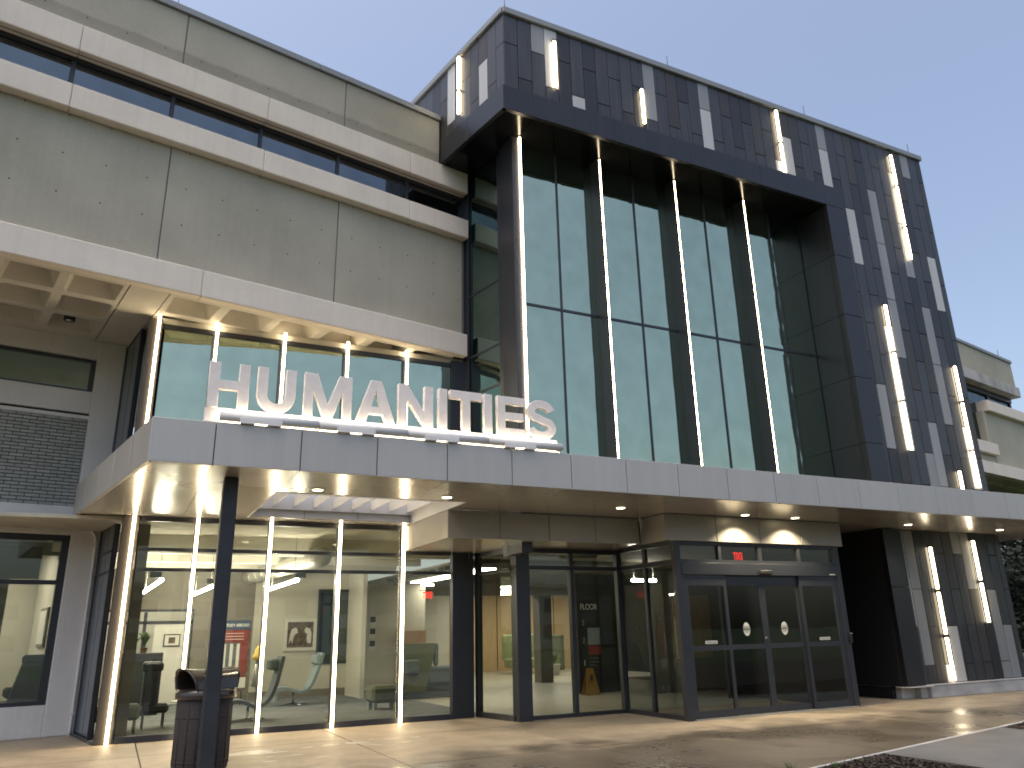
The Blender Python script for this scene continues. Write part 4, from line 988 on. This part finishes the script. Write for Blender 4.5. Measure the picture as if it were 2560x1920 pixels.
# hood: a vault open at both ends, flaring outwards
v, f = [], []; nu, nv = 17, 13
for s_ in (0, 1):
    off = .0 if s_ == 0 else .022
    for i in range(nu):
        u_ = i / (nu - 1) * 2 - 1
        for j in range(nv):
            t = math.pi * j / (nv - 1)
            flare = .03 * abs(u_) ** 2.2
            hw = .25 + flare - off; hh = .245 + flare * .8 - off
            yy_ = math.copysign(abs(math.cos(t)) ** .8, math.cos(t)) * hw; zz_ = .965 + (math.sin(t) ** .85 if math.sin(t) > 0 else 0) * hh
            reach = .29 + .09 * max(0.0, math.sin(t)) ** 1.2
            hx_ = u_ * reach; v.append((cx_ + hx_ * math.cos(.42) - yy_ * math.sin(.42), cy_ + hx_ * math.sin(.42) + yy_ * math.cos(.42), zz_))
K = nu * nv
for i in range(nu - 1):
    for j in range(nv - 1):
        a = i * nv + j; f += [(a, a + nv, a + nv + 1, a + 1), (K + a, K + a + 1, K + a + nv + 1, K + a + nv)]
for j in range(nv - 1):
    f += [(j, j + 1, K + j + 1, K + j), ((nu - 1) * nv + j, K + (nu - 1) * nv + j, K + (nu - 1) * nv + j + 1, (nu - 1) * nv + j + 1)]
mesh('hood', tc_, 'lid', v, f, smooth=True)

# ------------------------------------------------------------------ rooms behind the glass
rm = thing('interior_rooms', 'lit lounge and lobby rooms with cream walls seen through the glazing', 'interior', (6, 20, 0))
mesh('lounge_floor', rm, 'carpet', [(-.1, 15.27, .02), (7.0, 15.27, .02), (7.0, 24, .02), (-1.9, 24, .02)], [(0, 1, 2, 3)])
mesh('lobby_floor', rm, 'tile', [(7.01, 14.1, .015), (20, 14.1, .015), (26, 34, .015), (7.01, 34, .015)], [(0, 1, 2, 3)])
box('ceiling', rm, 'ceilp', -2.2, 7.0, 15.3, 28, 3.62, 3.68)
box('ceiling', rm, 'greyw', 7.0, 22, 15.3, 34, 3.15, 3.2)
box('back_wall', rm, 'cream', 3.42, 6.12, 22.8, 22.95, .02, 3.6)
box('side_wall', rm, 'cream', 6.0, 6.12, 21.3, 22.795, .02, 3.6)
box('baseboard', rm, 'greyw', 3.42, 6.0, 22.77, 22.799, .02, .22)
box('back_wall', rm, 'greyw', 1.9, 3.415, 22.82, 22.95, .02, 3.6)
box('back_wall', rm, 'greyw', -2.0, 1.9, 22.82, 22.95, 2.35, 3.6)
box('back_wall', rm, 'cream', -2.4, 3.4, 27.0, 27.1, .02, 3.6)          # office beyond
box('ceiling_light', rm, 'ceil', 0.2, 1.0, 24.5, 26, 3.58, 3.615); box('ceiling_light', rm, 'ceil', 1.3, 2.1, 24.5, 26, 3.58, 3.615)
boxes('partition_frame', rm, 'frame', [(-.6, 1.95, 22.84, 22.92, 2.29, 2.36), (.70, .78, 22.84, 22.92, .02, 2.28), (1.86, 1.95, 22.84, 22.92, .02, 2.28), (-.6, 1.95, 22.84, 22.92, 1.98, 2.06)])
dr = box('office_door', rm, 'paper', .98, 1.80, 22.86, 22.90, .03, 1.97); tube('handle', dr, 'chrome', [(.90, 22.80, 1.02), (1.06, 22.80, 1.02)], .015, 8)
ft = box('framed_print', dr, 'ink', 1.22, 1.62, 22.835, 22.858, 1.42, 1.73); box('mat', ft, 'paper', 1.25, 1.59, 22.828, 22.834, 1.45, 1.70); box('print', ft, 'dkpic', 1.34, 1.50, 22.822, 22.827, 1.50, 1.65)
box('side_wall', rm, 'cream', 2.96, 3.0, 17.3, 24.0, .02, 3.6, 'O')
box('room_wall', rm, 'orange', 8.2, 9.2, 25.0, 25.1, .02, 1.7); box('room_wall', rm, 'cream', 6.9, 9.2, 25.12, 25.2, .02, 3.15)
box('room_wall', rm, 'greyw', 6.13, 6.9, 24.0, 24.1, .02, 3.15)
box('lobby_wall', rm, 'tan', 12.0, 23, 31.5, 31.6, .02, 3.15)
for x in (13.4, 14.8, 16.2, 17.6, 19.0): box('wall_joint', rm, 'gap', x, x + .03, 31.49, 31.499, .02, 3.15)
box('lobby_wall', rm, 'cream', 9.2, 12.0, 30.0, 30.1, .02, 3.15)
box('lobby_beam', rm, 'greyw', 9, 20, 23.2, 23.8, 2.72, 3.149)
lc = box('lobby_column', rm, 'colc', 12.5, 12.95, 23.3, 23.75, .016, 2.719)
for i in range(14): box('ceiling_slat', rm, 'colc', 7.1, 18, 16.0 + i * .5, 16.12 + i * .5, 3.05, 3.149)
box('ceiling_light', rm, 'ceil', 9.0, 17.0, 24.5, 25.0, 3.10, 3.14); box('ceiling_light', rm, 'ceil', 12.5, 19.0, 28.5, 29.0, 3.10, 3.14)
box('ceiling_light', rm, 'ceil', 7.6, 8.0, 17.0, 22.0, 3.00, 3.04)
dw = box('directory_wall', rm, 'black', 11.12, 12.5, 18.60, 18.8, .016, 3.1)
text('floor_text', dw, 'paper', 'FLOOR', .215, (11.22, 18.592, 2.12), depth=.002, squash=.78)
for s_, z in (('3', 1.72), ('2', 1.27), ('1', .70)): text('floor_number', dw, 'greyw' if s_ != '1' else 'paper', s_, .20, (11.24, 18.592, z), depth=.002)
box('notice', dw, 'bluef', 11.42, 11.80, 18.585, 18.598, 1.22, 1.65); box('notice', dw, 'redp', 11.43, 11.81, 18.583, 18.597, .97, 1.20)
for q in range(3): text('floor_text', dw, 'greyw', ('ADMISSIONS', 'CLASSROOMS', 'OFFICES')[q], .055, (11.44, 18.592, .86 - q * .09), depth=.001)
box('lobby_wall', rm, 'greyw', 12.62, 16.5, 17.3, 17.4, .016, 3.1)
box('back_wall', rm, 'tan', 13.3, 14.50, 17.24, 17.298, .83, 2.44)
# concrete column near the left lounge corner, beams and duct
box('room_column', rm, 'colc', .22, .42, 15.75, 15.95, .021, 3.61)
for i, y in enumerate((17.2, 19.2, 21.2)): box('ceiling_beam', rm, 'cream', -1.2, 6.9, y, y + .22, 3.25, 3.615)
dc = tube('air_duct', rm, 'duct', [(3.78, 16.6, 3.18), (3.2, 22.7, 3.18)], .20, 20)
for q in range(9):
    t = q / 9; tube('duct_seam', dc, 'duct', [(3.76 - .55 * t, 16.8 + 5.8 * t, 3.18), (3.758 - .55 * t, 16.83 + 5.8 * t, 3.18)], .212, 20)
def tubelight(x0, y0, x1, y1, label):
    t_ = thing('tube_light', label, 'ceiling light', ((x0 + x1) / 2, (y0 + y1) / 2, 2.7), group='tube lights hanging indoors')
    tube('lit_tube', t_, 'tube', [(x0, y0, 2.70), (x1, y1, 2.70)], .035, 10)
    box('housing', t_, 'black', min(x0, x1) - .05, min(x0, x1) + .16, y0, y0 + .12, 2.74, 2.86)
    for t in (.1, .9): tube('hanger', t_, 'chrome', [(x0 + (x1 - x0) * t, y0 + (y1 - y0) * t, 2.74), (x0 + (x1 - x0) * t, y0 + (y1 - y0) * t, 3.6)], .006, 5)
tubelight(.75, 16.8, .58, 21.3, 'left lit tube lamp hanging behind the first lounge pane')
tubelight(1.89, 18.7, 1.80, 22.4, 'middle lit tube lamp hanging behind the second lounge pane')
tubelight(3.28, 16.5, 3.28, 19.8, 'right lit tube lamp hanging behind the third lounge pane')
tubelight(10.95, 15.7, 11.65, 15.72, 'short lit tube lamp seen through the side glass of the porch')
# framed painting on the back wall: two pale figures bending towards each other
pf = thing('framed_painting', 'white framed dark painting of figures in white on the cream wall', 'picture', (4.7, 22.78, 1.2))
boxes('frame', pf, 'paper', [(4.24, 5.13, 22.73, 22.79, 1.22, 1.31), (4.24, 5.13, 22.73, 22.79, 1.98, 2.07), (4.24, 4.33, 22.73, 22.79, 1.31, 1.98), (5.04, 5.13, 22.73, 22.79, 1.31, 1.98)])
box('canvas', pf, 'dkpic', 4.33, 5.04, 22.765, 22.78, 1.31, 1.98)
def blob(pts): return [(x, 22.76, z) for x, z in pts]
for pts in ([(4.38, 1.40), (4.40, 1.62), (4.44, 1.78), (4.54, 1.84), (4.60, 1.79), (4.62, 1.70), (4.55, 1.66), (4.50, 1.58), (4.48, 1.40), (4.44, 1.52)],
            [(4.90, 1.42), (4.99, 1.42), (4.99, 1.70), (4.94, 1.80), (4.84, 1.84), (4.79, 1.76), (4.82, 1.70), (4.88, 1.66), (4.86, 1.55)]):
    q = len(pts); vv = blob(pts); mesh('painted_figure', pf, 'paper', vv + [(a, b - .004, c) for a, b, c in vv], [tuple(range(q)), tuple(range(q, 2 * q))] + [(i, (i + 1) % q, q + (i + 1) % q, q + i) for i in range(q)])
def lounge_chair(base, s, prof, m, label, y0, y1, pillow):
    t_ = thing('lounge_chair', label, 'chair', base)
    ribbon('shell', t_, m, prof, y0, y1, .07)
    box('headrest', t_, m, pillow[0], pillow[1], y0 + .05, y1 - .05, pillow[2], pillow[3], 'N', .04)
    bx, by = base[0], base[1]
    tube('pedestal', t_, 'chrome', [(bx, by, .05), (bx, by, pillow[4])], .025, 10)
    for a in (.3, 1.87, 3.44, 5.01): tube('foot', t_, 'chrome', [(bx, by, .06), (bx + .36 * math.cos(a), by + .36 * math.sin(a), .035)], [.022, .012], 8)
lounge_chair((4.14, 20.5, .02), 1, [(4.76, 1.20), (4.70, .95), (4.60, .66), (4.46, .36), (4.25, .30), (4.02, .40), (3.74, .43), (3.66, .34), (3.66, .14)], 'bluef', 'pale blue high-back lounge chair on a chrome star base under the painting', 20.2, 20.8, (4.58, 4.73, .93, 1.16, .32))
lounge_chair((2.62, 17.35, .02), 1, [(3.22, 1.22), (3.17, .95), (3.10, .62), (2.96, .34), (2.72, .27), (2.52, .38), (2.30, .41), (2.24, .32), (2.26, .14)], 'greyf', 'grey high-back lounge chair beside the poster stand', 17.1, 17.65, (2.96, 3.14, .96, 1.18, .28))
ac = thing('armchair', 'black high-back armchair on slim legs behind the first lounge pane', 'chair', (.85, 17.1, .02))
box('backrest', ac, 'blackf', .64, .92, 16.85, 17.4, .40, 1.18, 'N', .05); box('seat', ac, 'blackf', .66, 1.12, 16.85, 17.4, .30, .46, 'N', .04); box('headrest', ac, 'blackf', .60, .96, 16.84, 17.41, 1.02, 1.20, 'N', .04)
for x in (.70, 1.05):
    for y in (16.9, 17.35): tube('leg', ac, 'frame', [(x, y, .31), (x, y, .02)], .014, 8)
for x0, m, lb in ((-.25, 'greenf', 'dark green low bench at the left end of the lounge'),):
    bn = thing('bench', lb, 'bench', (.1, 16.6, .02)); box('seat', bn, m, -.15, .62, 16.35, 16.9, .24, .50, 'N', .05)
    for x in (-.1, .55):
        for y in (16.4, 16.85): tube('leg', bn, 'blackf', [(x, y, .25), (x, y, .02)], .02, 6)
cb = thing('black_cabinet', 'black cabinet with plants on top near the office glass', 'cabinet', (.7, 20.2, .02))
box('carcass', cb, 'blackf', .20, 1.10, 20.0, 20.5, .02, 1.32, 'N', .01); box('door', cb, 'blackf', .22, .64, 19.98, 19.999, .10, 1.28); box('door', cb, 'blackf', .66, 1.08, 19.98, 19.999, .10, 1.28)
def plant(x, y, z, h, n, label, potm, seed, r=.10, wide=.5):
    t_ = thing('potted_plant', label, 'plant', (x, y, z), group='potted plants indoors')
    lathe('pot', t_, potm, [(r * .72, z), (r, z + r * 1.6), (r * 1.05, z + r * 1.6), (r * .9, z + r * 1.5)], x, y, 16)
    rnd = random.Random(seed); v, f = [], []
    for i in range(n):
        a = rnd.uniform(0, 6.28); l = h * rnd.uniform(.6, 1); out = l * wide * rnd.uniform(.3, 1); w_ = .008 + .014 * rnd.random(); b = len(v)
        for kx in range(5):
            tt = kx / 4; rr = out * tt ** 1.5; zz = z + r * 1.5 + l * (tt - .35 * tt * tt); ww = w_ * math.sin(math.pi * min(.95, tt * .8 + .18))
            v += [(x + math.cos(a) * rr - math.sin(a) * ww, y + math.sin(a) * rr + math.cos(a) * ww, zz), (x + math.cos(a) * rr + math.sin(a) * ww, y + math.sin(a) * rr - math.cos(a) * ww, zz)]
        for kx in range(4): f.append((b + 2 * kx, b + 2 * kx + 1, b + 2 * kx + 3, b + 2 * kx + 2))
    mesh('leaves', t_, 'leaf', v, f, recalc=False)
plant(.70, 20.2, 1.32, .55, 70, 'taller plant in a terracotta pot on the black cabinet', 'terra', 5, .07)
plant(.42, 20.25, 1.32, .42, 80, 'bushy green plant at the left end of the black cabinet', 'terra', 6, .06, .9)
plant(15.0, 26.9, .02, .75, 60, 'grassy potted plant in a white pot deep in the lobby', 'pot', 7, .24, .7)
ps = thing('poster_stand', 'tall red and navy STUDY ABROAD poster on a stand in the lounge', 'poster', (2.85, 21.4, .02))
box('board', ps, 'dkpic', 2.48, 3.16, 21.40, 21.44, .35, 2.02); box('header', ps, 'navyp', 2.48, 3.16, 21.385, 21.399, 1.80, 2.02)
text('poster_title', ps, 'paper', 'STUDY ABROAD', .098, (2.82, 21.382, 1.87), depth=.001, squash=.80, bold=.003, align='CENTER')
box('red_block', ps, 'redp', 2.52, 3.12, 21.385, 21.399, 1.50, 1.78); box('red_block', ps, 'redp', 2.94, 3.12, 21.384, 21.398, .75, 1.48)
for z in (1.70, 1.63, 1.56): box('text_line', ps, 'paper', 2.56, 3.0, 21.380, 21.384, z, z + .012)
box('white_block', ps, 'paper', 2.52, 3.12, 21.385, 21.399, .42, .66); box('red_block', ps, 'redp', 2.52, 3.12, 21.384, 21.398, .67, .72)
for q in range(5): box('printed_photo', ps, 'greyf' if q % 2 else 'paper', 2.53 + q * .08, 2.60 + q * .08, 21.386, 21.398, .80, 1.46)
for x in (2.6, 3.05): tube('leg', ps, 'blackf', [(x, 21.46, .4), (x, 21.5, .02)], .015, 6)
cs = thing('coat_stand', 'yellow cloth hanging on a stand behind the grey chair', 'coat stand', (3.05, 19.2, .02))
tube('pole', cs, 'blackf', [(3.05, 19.2, .02), (3.05, 19.2, 1.42)], .015, 8)
lathe('yellow_cloth', cs, 'yclot', [(.03, 1.42), (.07, 1.36), (.12, 1.22), (.15, 1.12)], 3.05, 19.2, 14)
lathe('patterned_cloth', cs, 'duct', [(.05, 1.12), (.09, .9), (.11, .55)], 3.05, 19.2, 14)
bn = thing('ottoman', 'olive green ottoman on short legs near the right lounge strip', 'ottoman', (5.6, 17.95, .02))
box('cushion', bn, 'greenf', 5.28, 5.98, 17.7, 18.3, .16, .52, 'N', .07)
for x in (5.38, 5.88):
    for y in (17.8, 18.2): box('leg', bn, 'bluef', x - .04, x + .04, y - .04, y + .04, .02, .17)
sf = thing('high_back_sofa', 'olive green high-back sofa behind the lounge corner pane', 'sofa', (7.1, 20, .02))
ribbon('backrest', sf, 'greenf', [(6.4, 1.36), (6.42, 1.0), (6.5, .22)], 19.8, 20.6, .12) if False else None
mesh('backrest', sf, 'greenf', [(x, y, z) for y in (19.95, 20.08) for x, z in ((6.55, .20), (7.36, .20), (7.44, .55), (7.56, 1.02), (7.60, 1.36), (6.55, 1.36))], [(0, 1, 2, 3, 4, 5), (11, 10, 9, 8, 7, 6)] + [(i, (i + 1) % 6, 6 + (i + 1) % 6, 6 + i) for i in range(6)])
box('back_seam', sf, 'greyf', 6.55, 7.56, 19.94, 19.949, 1.02, 1.03); box('end_cushion', sf, 'greyf', 7.585, 7.70, 19.95, 20.1, .80, 1.36, 'N', .04)
box('seat', sf, 'greyf', 7.40, 8.3, 19.95, 20.6, .36, .78, 'N', .05); box('base', sf, 'greyf', 6.6, 8.3, 20.1, 20.6, .05, .35)
gs = thing('lobby_sofa', 'lime green high-back sofa deep in the lobby', 'sofa', (15.4, 29, .02))
box('backrest', gs, 'limef', 14.0, 16.2, 29.2, 29.4, .5, 1.5, 'N', .06); box('seat', gs, 'limef', 14.0, 16.2, 28.5, 29.19, .25, .6, 'N', .06); box('arm', gs, 'greenf', 16.2, 16.4, 28.5, 29.4, .1, 1.45, 'N', .05)
ws = thing('wet_floor_sign', 'yellow folding wet floor sign standing in front of the directory wall', 'floor sign', (11.12, 18.1, .02))
for s_ in (-1, 1):
    y_ = 18.1 + s_ * .12; yt = 18.1 + s_ * .01
    mesh('panel', ws, 'yellow', [(10.92, y_, .02), (11.34, y_, .02), (11.22, yt, .66), (11.04, yt, .66), (10.92, y_ + .01, .02), (11.34, y_ + .01, .02), (11.22, yt + .01, .66), (11.04, yt + .01, .66)], [(0, 1, 2, 3), (7, 6, 5, 4), (0, 4, 5, 1), (1, 5, 6, 2), (2, 6, 7, 3), (3, 7, 4, 0)])
box('symbol', ws, 'ink', 11.09, 11.17, 18.035, 18.04, .36, .50)
# interior window on the back wall, notices, low table
boxes('window_frame', rm, 'frame', [(5.14, 6.0, 22.74, 22.80, .86, .94), (5.14, 6.0, 22.74, 22.80, 2.80, 2.86), (5.14, 5.20, 22.74, 22.80, .94, 2.80), (5.55, 5.58, 22.75, 22.80, .94, 2.80)])
box('window', rm, 'win', 5.20, 6.0, 22.775, 22.785, .94, 2.80)
for z in (1.25, 1.62, 1.98): box('notice', rm, 'ink', 7.35, 7.52, 25.10, 25.119, z, z + .17); box('notice', rm, 'paper', 7.33, 7.54, 25.112, 25.1195, z - .12, z + .20)
tb = thing('side_table', 'small round white side table beside the black armchair', 'table', (1.45, 17.3, .02))
lathe('top', tb, 'white', [(.02, .44), (.27, .44), (.28, .455), (.27, .47), (.02, .47)], 1.45, 17.3, 24)
tube('pedestal', tb, 'chrome', [(1.45, 17.3, .04), (1.45, 17.3, .44)], .022, 10); lathe('foot', tb, 'chrome', [(.18, .022), (.17, .035), (.03, .045)], 1.45, 17.3, 20)
bk = thing('book_stack', 'short stack of papers and books on the white side table', 'books', (1.42, 17.28, .47))
for q, m in enumerate(('paper', 'navyp', 'paper')): box('book', bk, m, 1.32 + .01 * q, 1.52 - .015 * q, 17.18, 17.33, .471 + q * .022, .491 + q * .022)
for x, y, m in ((6.95, 20.0, 'greyf'), (14.8, 28.9, 'paper'), (15.6, 28.95, 'greenf')):
    cu2 = thing('cushion', {6.95: 'small grey cushion on the olive high-back sofa', 14.8: 'pale cushion on the lime lobby sofa', 15.6: 'dark green cushion on the lime lobby sofa'}[x], 'cushion', (x, y, .6), group='sofa cushions')
    box('cushion_body', cu2, m, x - .2, x + .2, y - .16, y - .05, .62, .98, 'N', .05)
def exit_sign(x, y, z, label):
    t_ = thing('exit_sign', label, 'exit sign', (x, y, z), group='red exit signs')
    text('exit_letters', t_, 'red', 'EXIT', .205, (x + .14, y, z), depth=.003, flip=True, squash=.56, bold=.004)
    box('mounting_bar', t_, 'blackf', x - .18, x + .18, y + .01, y + .03, z + .165, z + .18)
exit_sign(11.09, 12.2, 2.875, 'red lit exit sign seen reversed above the sliding doors')
exit_sign(6.44, 17.5, 2.38, 'red lit exit sign seen reversed deep behind the lounge corner pane')
# small room behind the far left window
rl = thing('corner_office', 'lit room with a taupe column behind the far left window', 'interior', tuple(fr_w(O, 0, 18.5, 0)), D)
box('floor', rl, 'carpet', -3.2, 2.75, 17.35, 22, .3, .36, O); box('ceiling', rl, 'ceilp', -3.2, 2.75, 17.35, 22, 3.55, 3.6, O); box('back_wall', rl, 'cream', -3.2, 2.75, 22, 22.1, .3, 3.55, O)
box('side_wall', rl, 'cream', 2.40, 2.75, 17.35, 21.9, .36, 3.55, O); box('side_wall', rl, 'cream', -3.3, -3.2, 17.35, 22, .3, 3.55, O)
box('column', rl, 'greyw', 1.05, 1.55, 18.9, 19.4, .36, 3.55, O); box('ceiling_light', rl, 'ceil', -1.6, 1.6, 19.8, 20.6, 3.50, 3.545, O)
box('room_screen', rl, 'blackf', .6, 1.95, 18.0, 18.1, 2.78, 3.40, O); box('ceiling_beam', rl, 'greyw', -3.1, 2.39, 18.6, 18.8, 3.3, 3.549, O)
fp = thing('leaning_frame', 'thin tall picture frame on the wall of the far left room', 'picture', tuple(fr_w(O, 2.37, 19.8, 1.4)), D)
box('frame', fp, 'greyw', 2.355, 2.395, 19.3, 20.4, 1.50, 2.30, O); box('canvas', fp, 'paper', 2.345, 2.356, 19.38, 20.32, 1.56, 2.24, O)
gc = thing('office_chair', 'grey upholstered high-back chair inside the far left window', 'chair', tuple(fr_w(O, 2.0, 17.9, .36)), D)
mesh('backrest', gc, 'greyf', [(x, y, z) for y in (17.75, 17.9) for x, z in ((1.72, .50), (2.25, .45), (2.34, 1.32), (1.92, 1.34))], [(0, 1, 2, 3), (7, 6, 5, 4), (0, 4, 5, 1), (1, 5, 6, 2), (2, 6, 7, 3), (3, 7, 4, 0)], O)
box('seat', gc, 'greyf', 1.70, 2.30, 17.9, 18.4, .62, .80, O, .04); box('base', gc, 'blackf', 1.8, 2.2, 17.95, 18.3, .36, .62, O)
box('headrest', gc, 'greyf', 1.88, 2.36, 17.73, 17.92, 1.22, 1.38, O, .04)

# ------------------------------------------------------------------ far right: trees, low wall
def tree(x, y, h, r, label, seed, zc=.55):
    t_ = thing('tree', label, 'tree', (x, y, -.09), group='dark trees beyond the entrance')
    rnd = random.Random(seed)
    tube('trunk', t_, 'bark', [(x, y, -.09), (x + .1, y, h * .3), (x - .1, y + .1, h * .6)], [.22, .16, .08], 8)
    for q in range(4):
        a = q * 1.57 + rnd.random(); tube('limb', t_, 'bark', [(x, y, h * .35), (x + math.cos(a) * r * .4, y + math.sin(a) * r * .4, h * .55), (x + math.cos(a) * r * .7, y + math.sin(a) * r * .7, h * .7)], [.09, .06, .03], 6)
    v, f = [], []
    cl_ = [(rnd.gauss(0, .42) * r, rnd.gauss(0, .42) * r, rnd.uniform(-1, 1) * h * (1 - zc) * .9, rnd.uniform(.25, .5) * r) for _ in range(34)]
    for cxx, cyy, czz, cr2 in cl_:
        for _ in range(420):
            d_ = Vector((rnd.gauss(0, 1), rnd.gauss(0, 1), rnd.gauss(0, 1))).normalized() * cr2 * rnd.random() ** .4
            p = Vector((x + cxx, y + cyy, h * zc + czz)) + d_
            if p.z < .5: continue
            a = Vector((rnd.gauss(0, 1), rnd.gauss(0, 1), rnd.gauss(0, 1))).normalized(); b_ = a.orthogonal().normalized(); s = rnd.uniform(.06, .16); n = len(v)
            v += [tuple(p + a * s), tuple(p + b_ * s * .6), tuple(p - a * s), tuple(p - b_ * s * .6)]; f.append((n, n + 1, n + 2, n + 3))
    mesh('crown', t_, 'tree', v, f, recalc=False)
tree(31.5, 18.6, 5.6, 2.6, 'nearest dark leafy tree right of the entrance block', 11, .5)
tree(35.5, 22.6, 6.6, 3.0, 'dark tree behind the nearest one, under the concrete overhang', 12, .5)
tree(38.5, 20.3, 6.2, 3.0, 'dark tree at the right edge beyond the entrance', 13, .5)
tree(34.5, 25.8, 6.6, 3.0, 'farthest dark tree beside the concrete overhang', 14, .5)
box('low_wall', None, 'tanw', 30.2, 40, 17.2, 17.45, -.09, .62, 'N', .02); bpy.data.objects['low_wall']['label'] = 'low tan garden wall at the far right beyond the plinth'; bpy.data.objects['low_wall']['category'] = 'wall'
sh = thing('shrub', 'small green shrub right of the white plinth', 'shrub', (25.6, 14.4, -.09))
rnd = random.Random(5); v, f = [], []
for _ in range(1600):
    d_ = Vector((rnd.gauss(0, 1), rnd.gauss(0, 1), abs(rnd.gauss(0, 1)))).normalized() * rnd.random() ** .4
    p = Vector((25.6, 14.4, .0)) + Vector((d_.x * .8, d_.y * .5, d_.z * .55)); a = Vector((rnd.gauss(0, 1), rnd.gauss(0, 1), rnd.gauss(0, 1))).normalized(); b_ = a.orthogonal(); n = len(v)
    v += [tuple(p + a * .05), tuple(p + b_ * .02), tuple(p - a * .05), tuple(p - b_ * .02)]; f.append((n, n + 1, n + 2, n + 3))
mesh('foliage', sh, 'leaf', v, f, recalc=False)

# ------------------------------------------------------------------ building across the street (seen mirrored in the glass)
op = thing('opposite_building', 'cream stucco building across the street, mirrored in the lounge glass', 'building', (5, -40, -.09))
box('wall', op, 'opp', -25, 45, -54, -40, -.09, 5.6)
box('parapet', op, 'band', -25.3, 45.3, -54, -39.7, 5.6, 5.95)
for r_ in range(2):
    for q in range(17):
        x = -23 + q * 4.0; box('window', op, 'oppw', x, x + 2.0, -39.99, -39.95, .9 + r_ * 2.4, 2.2 + r_ * 2.4)
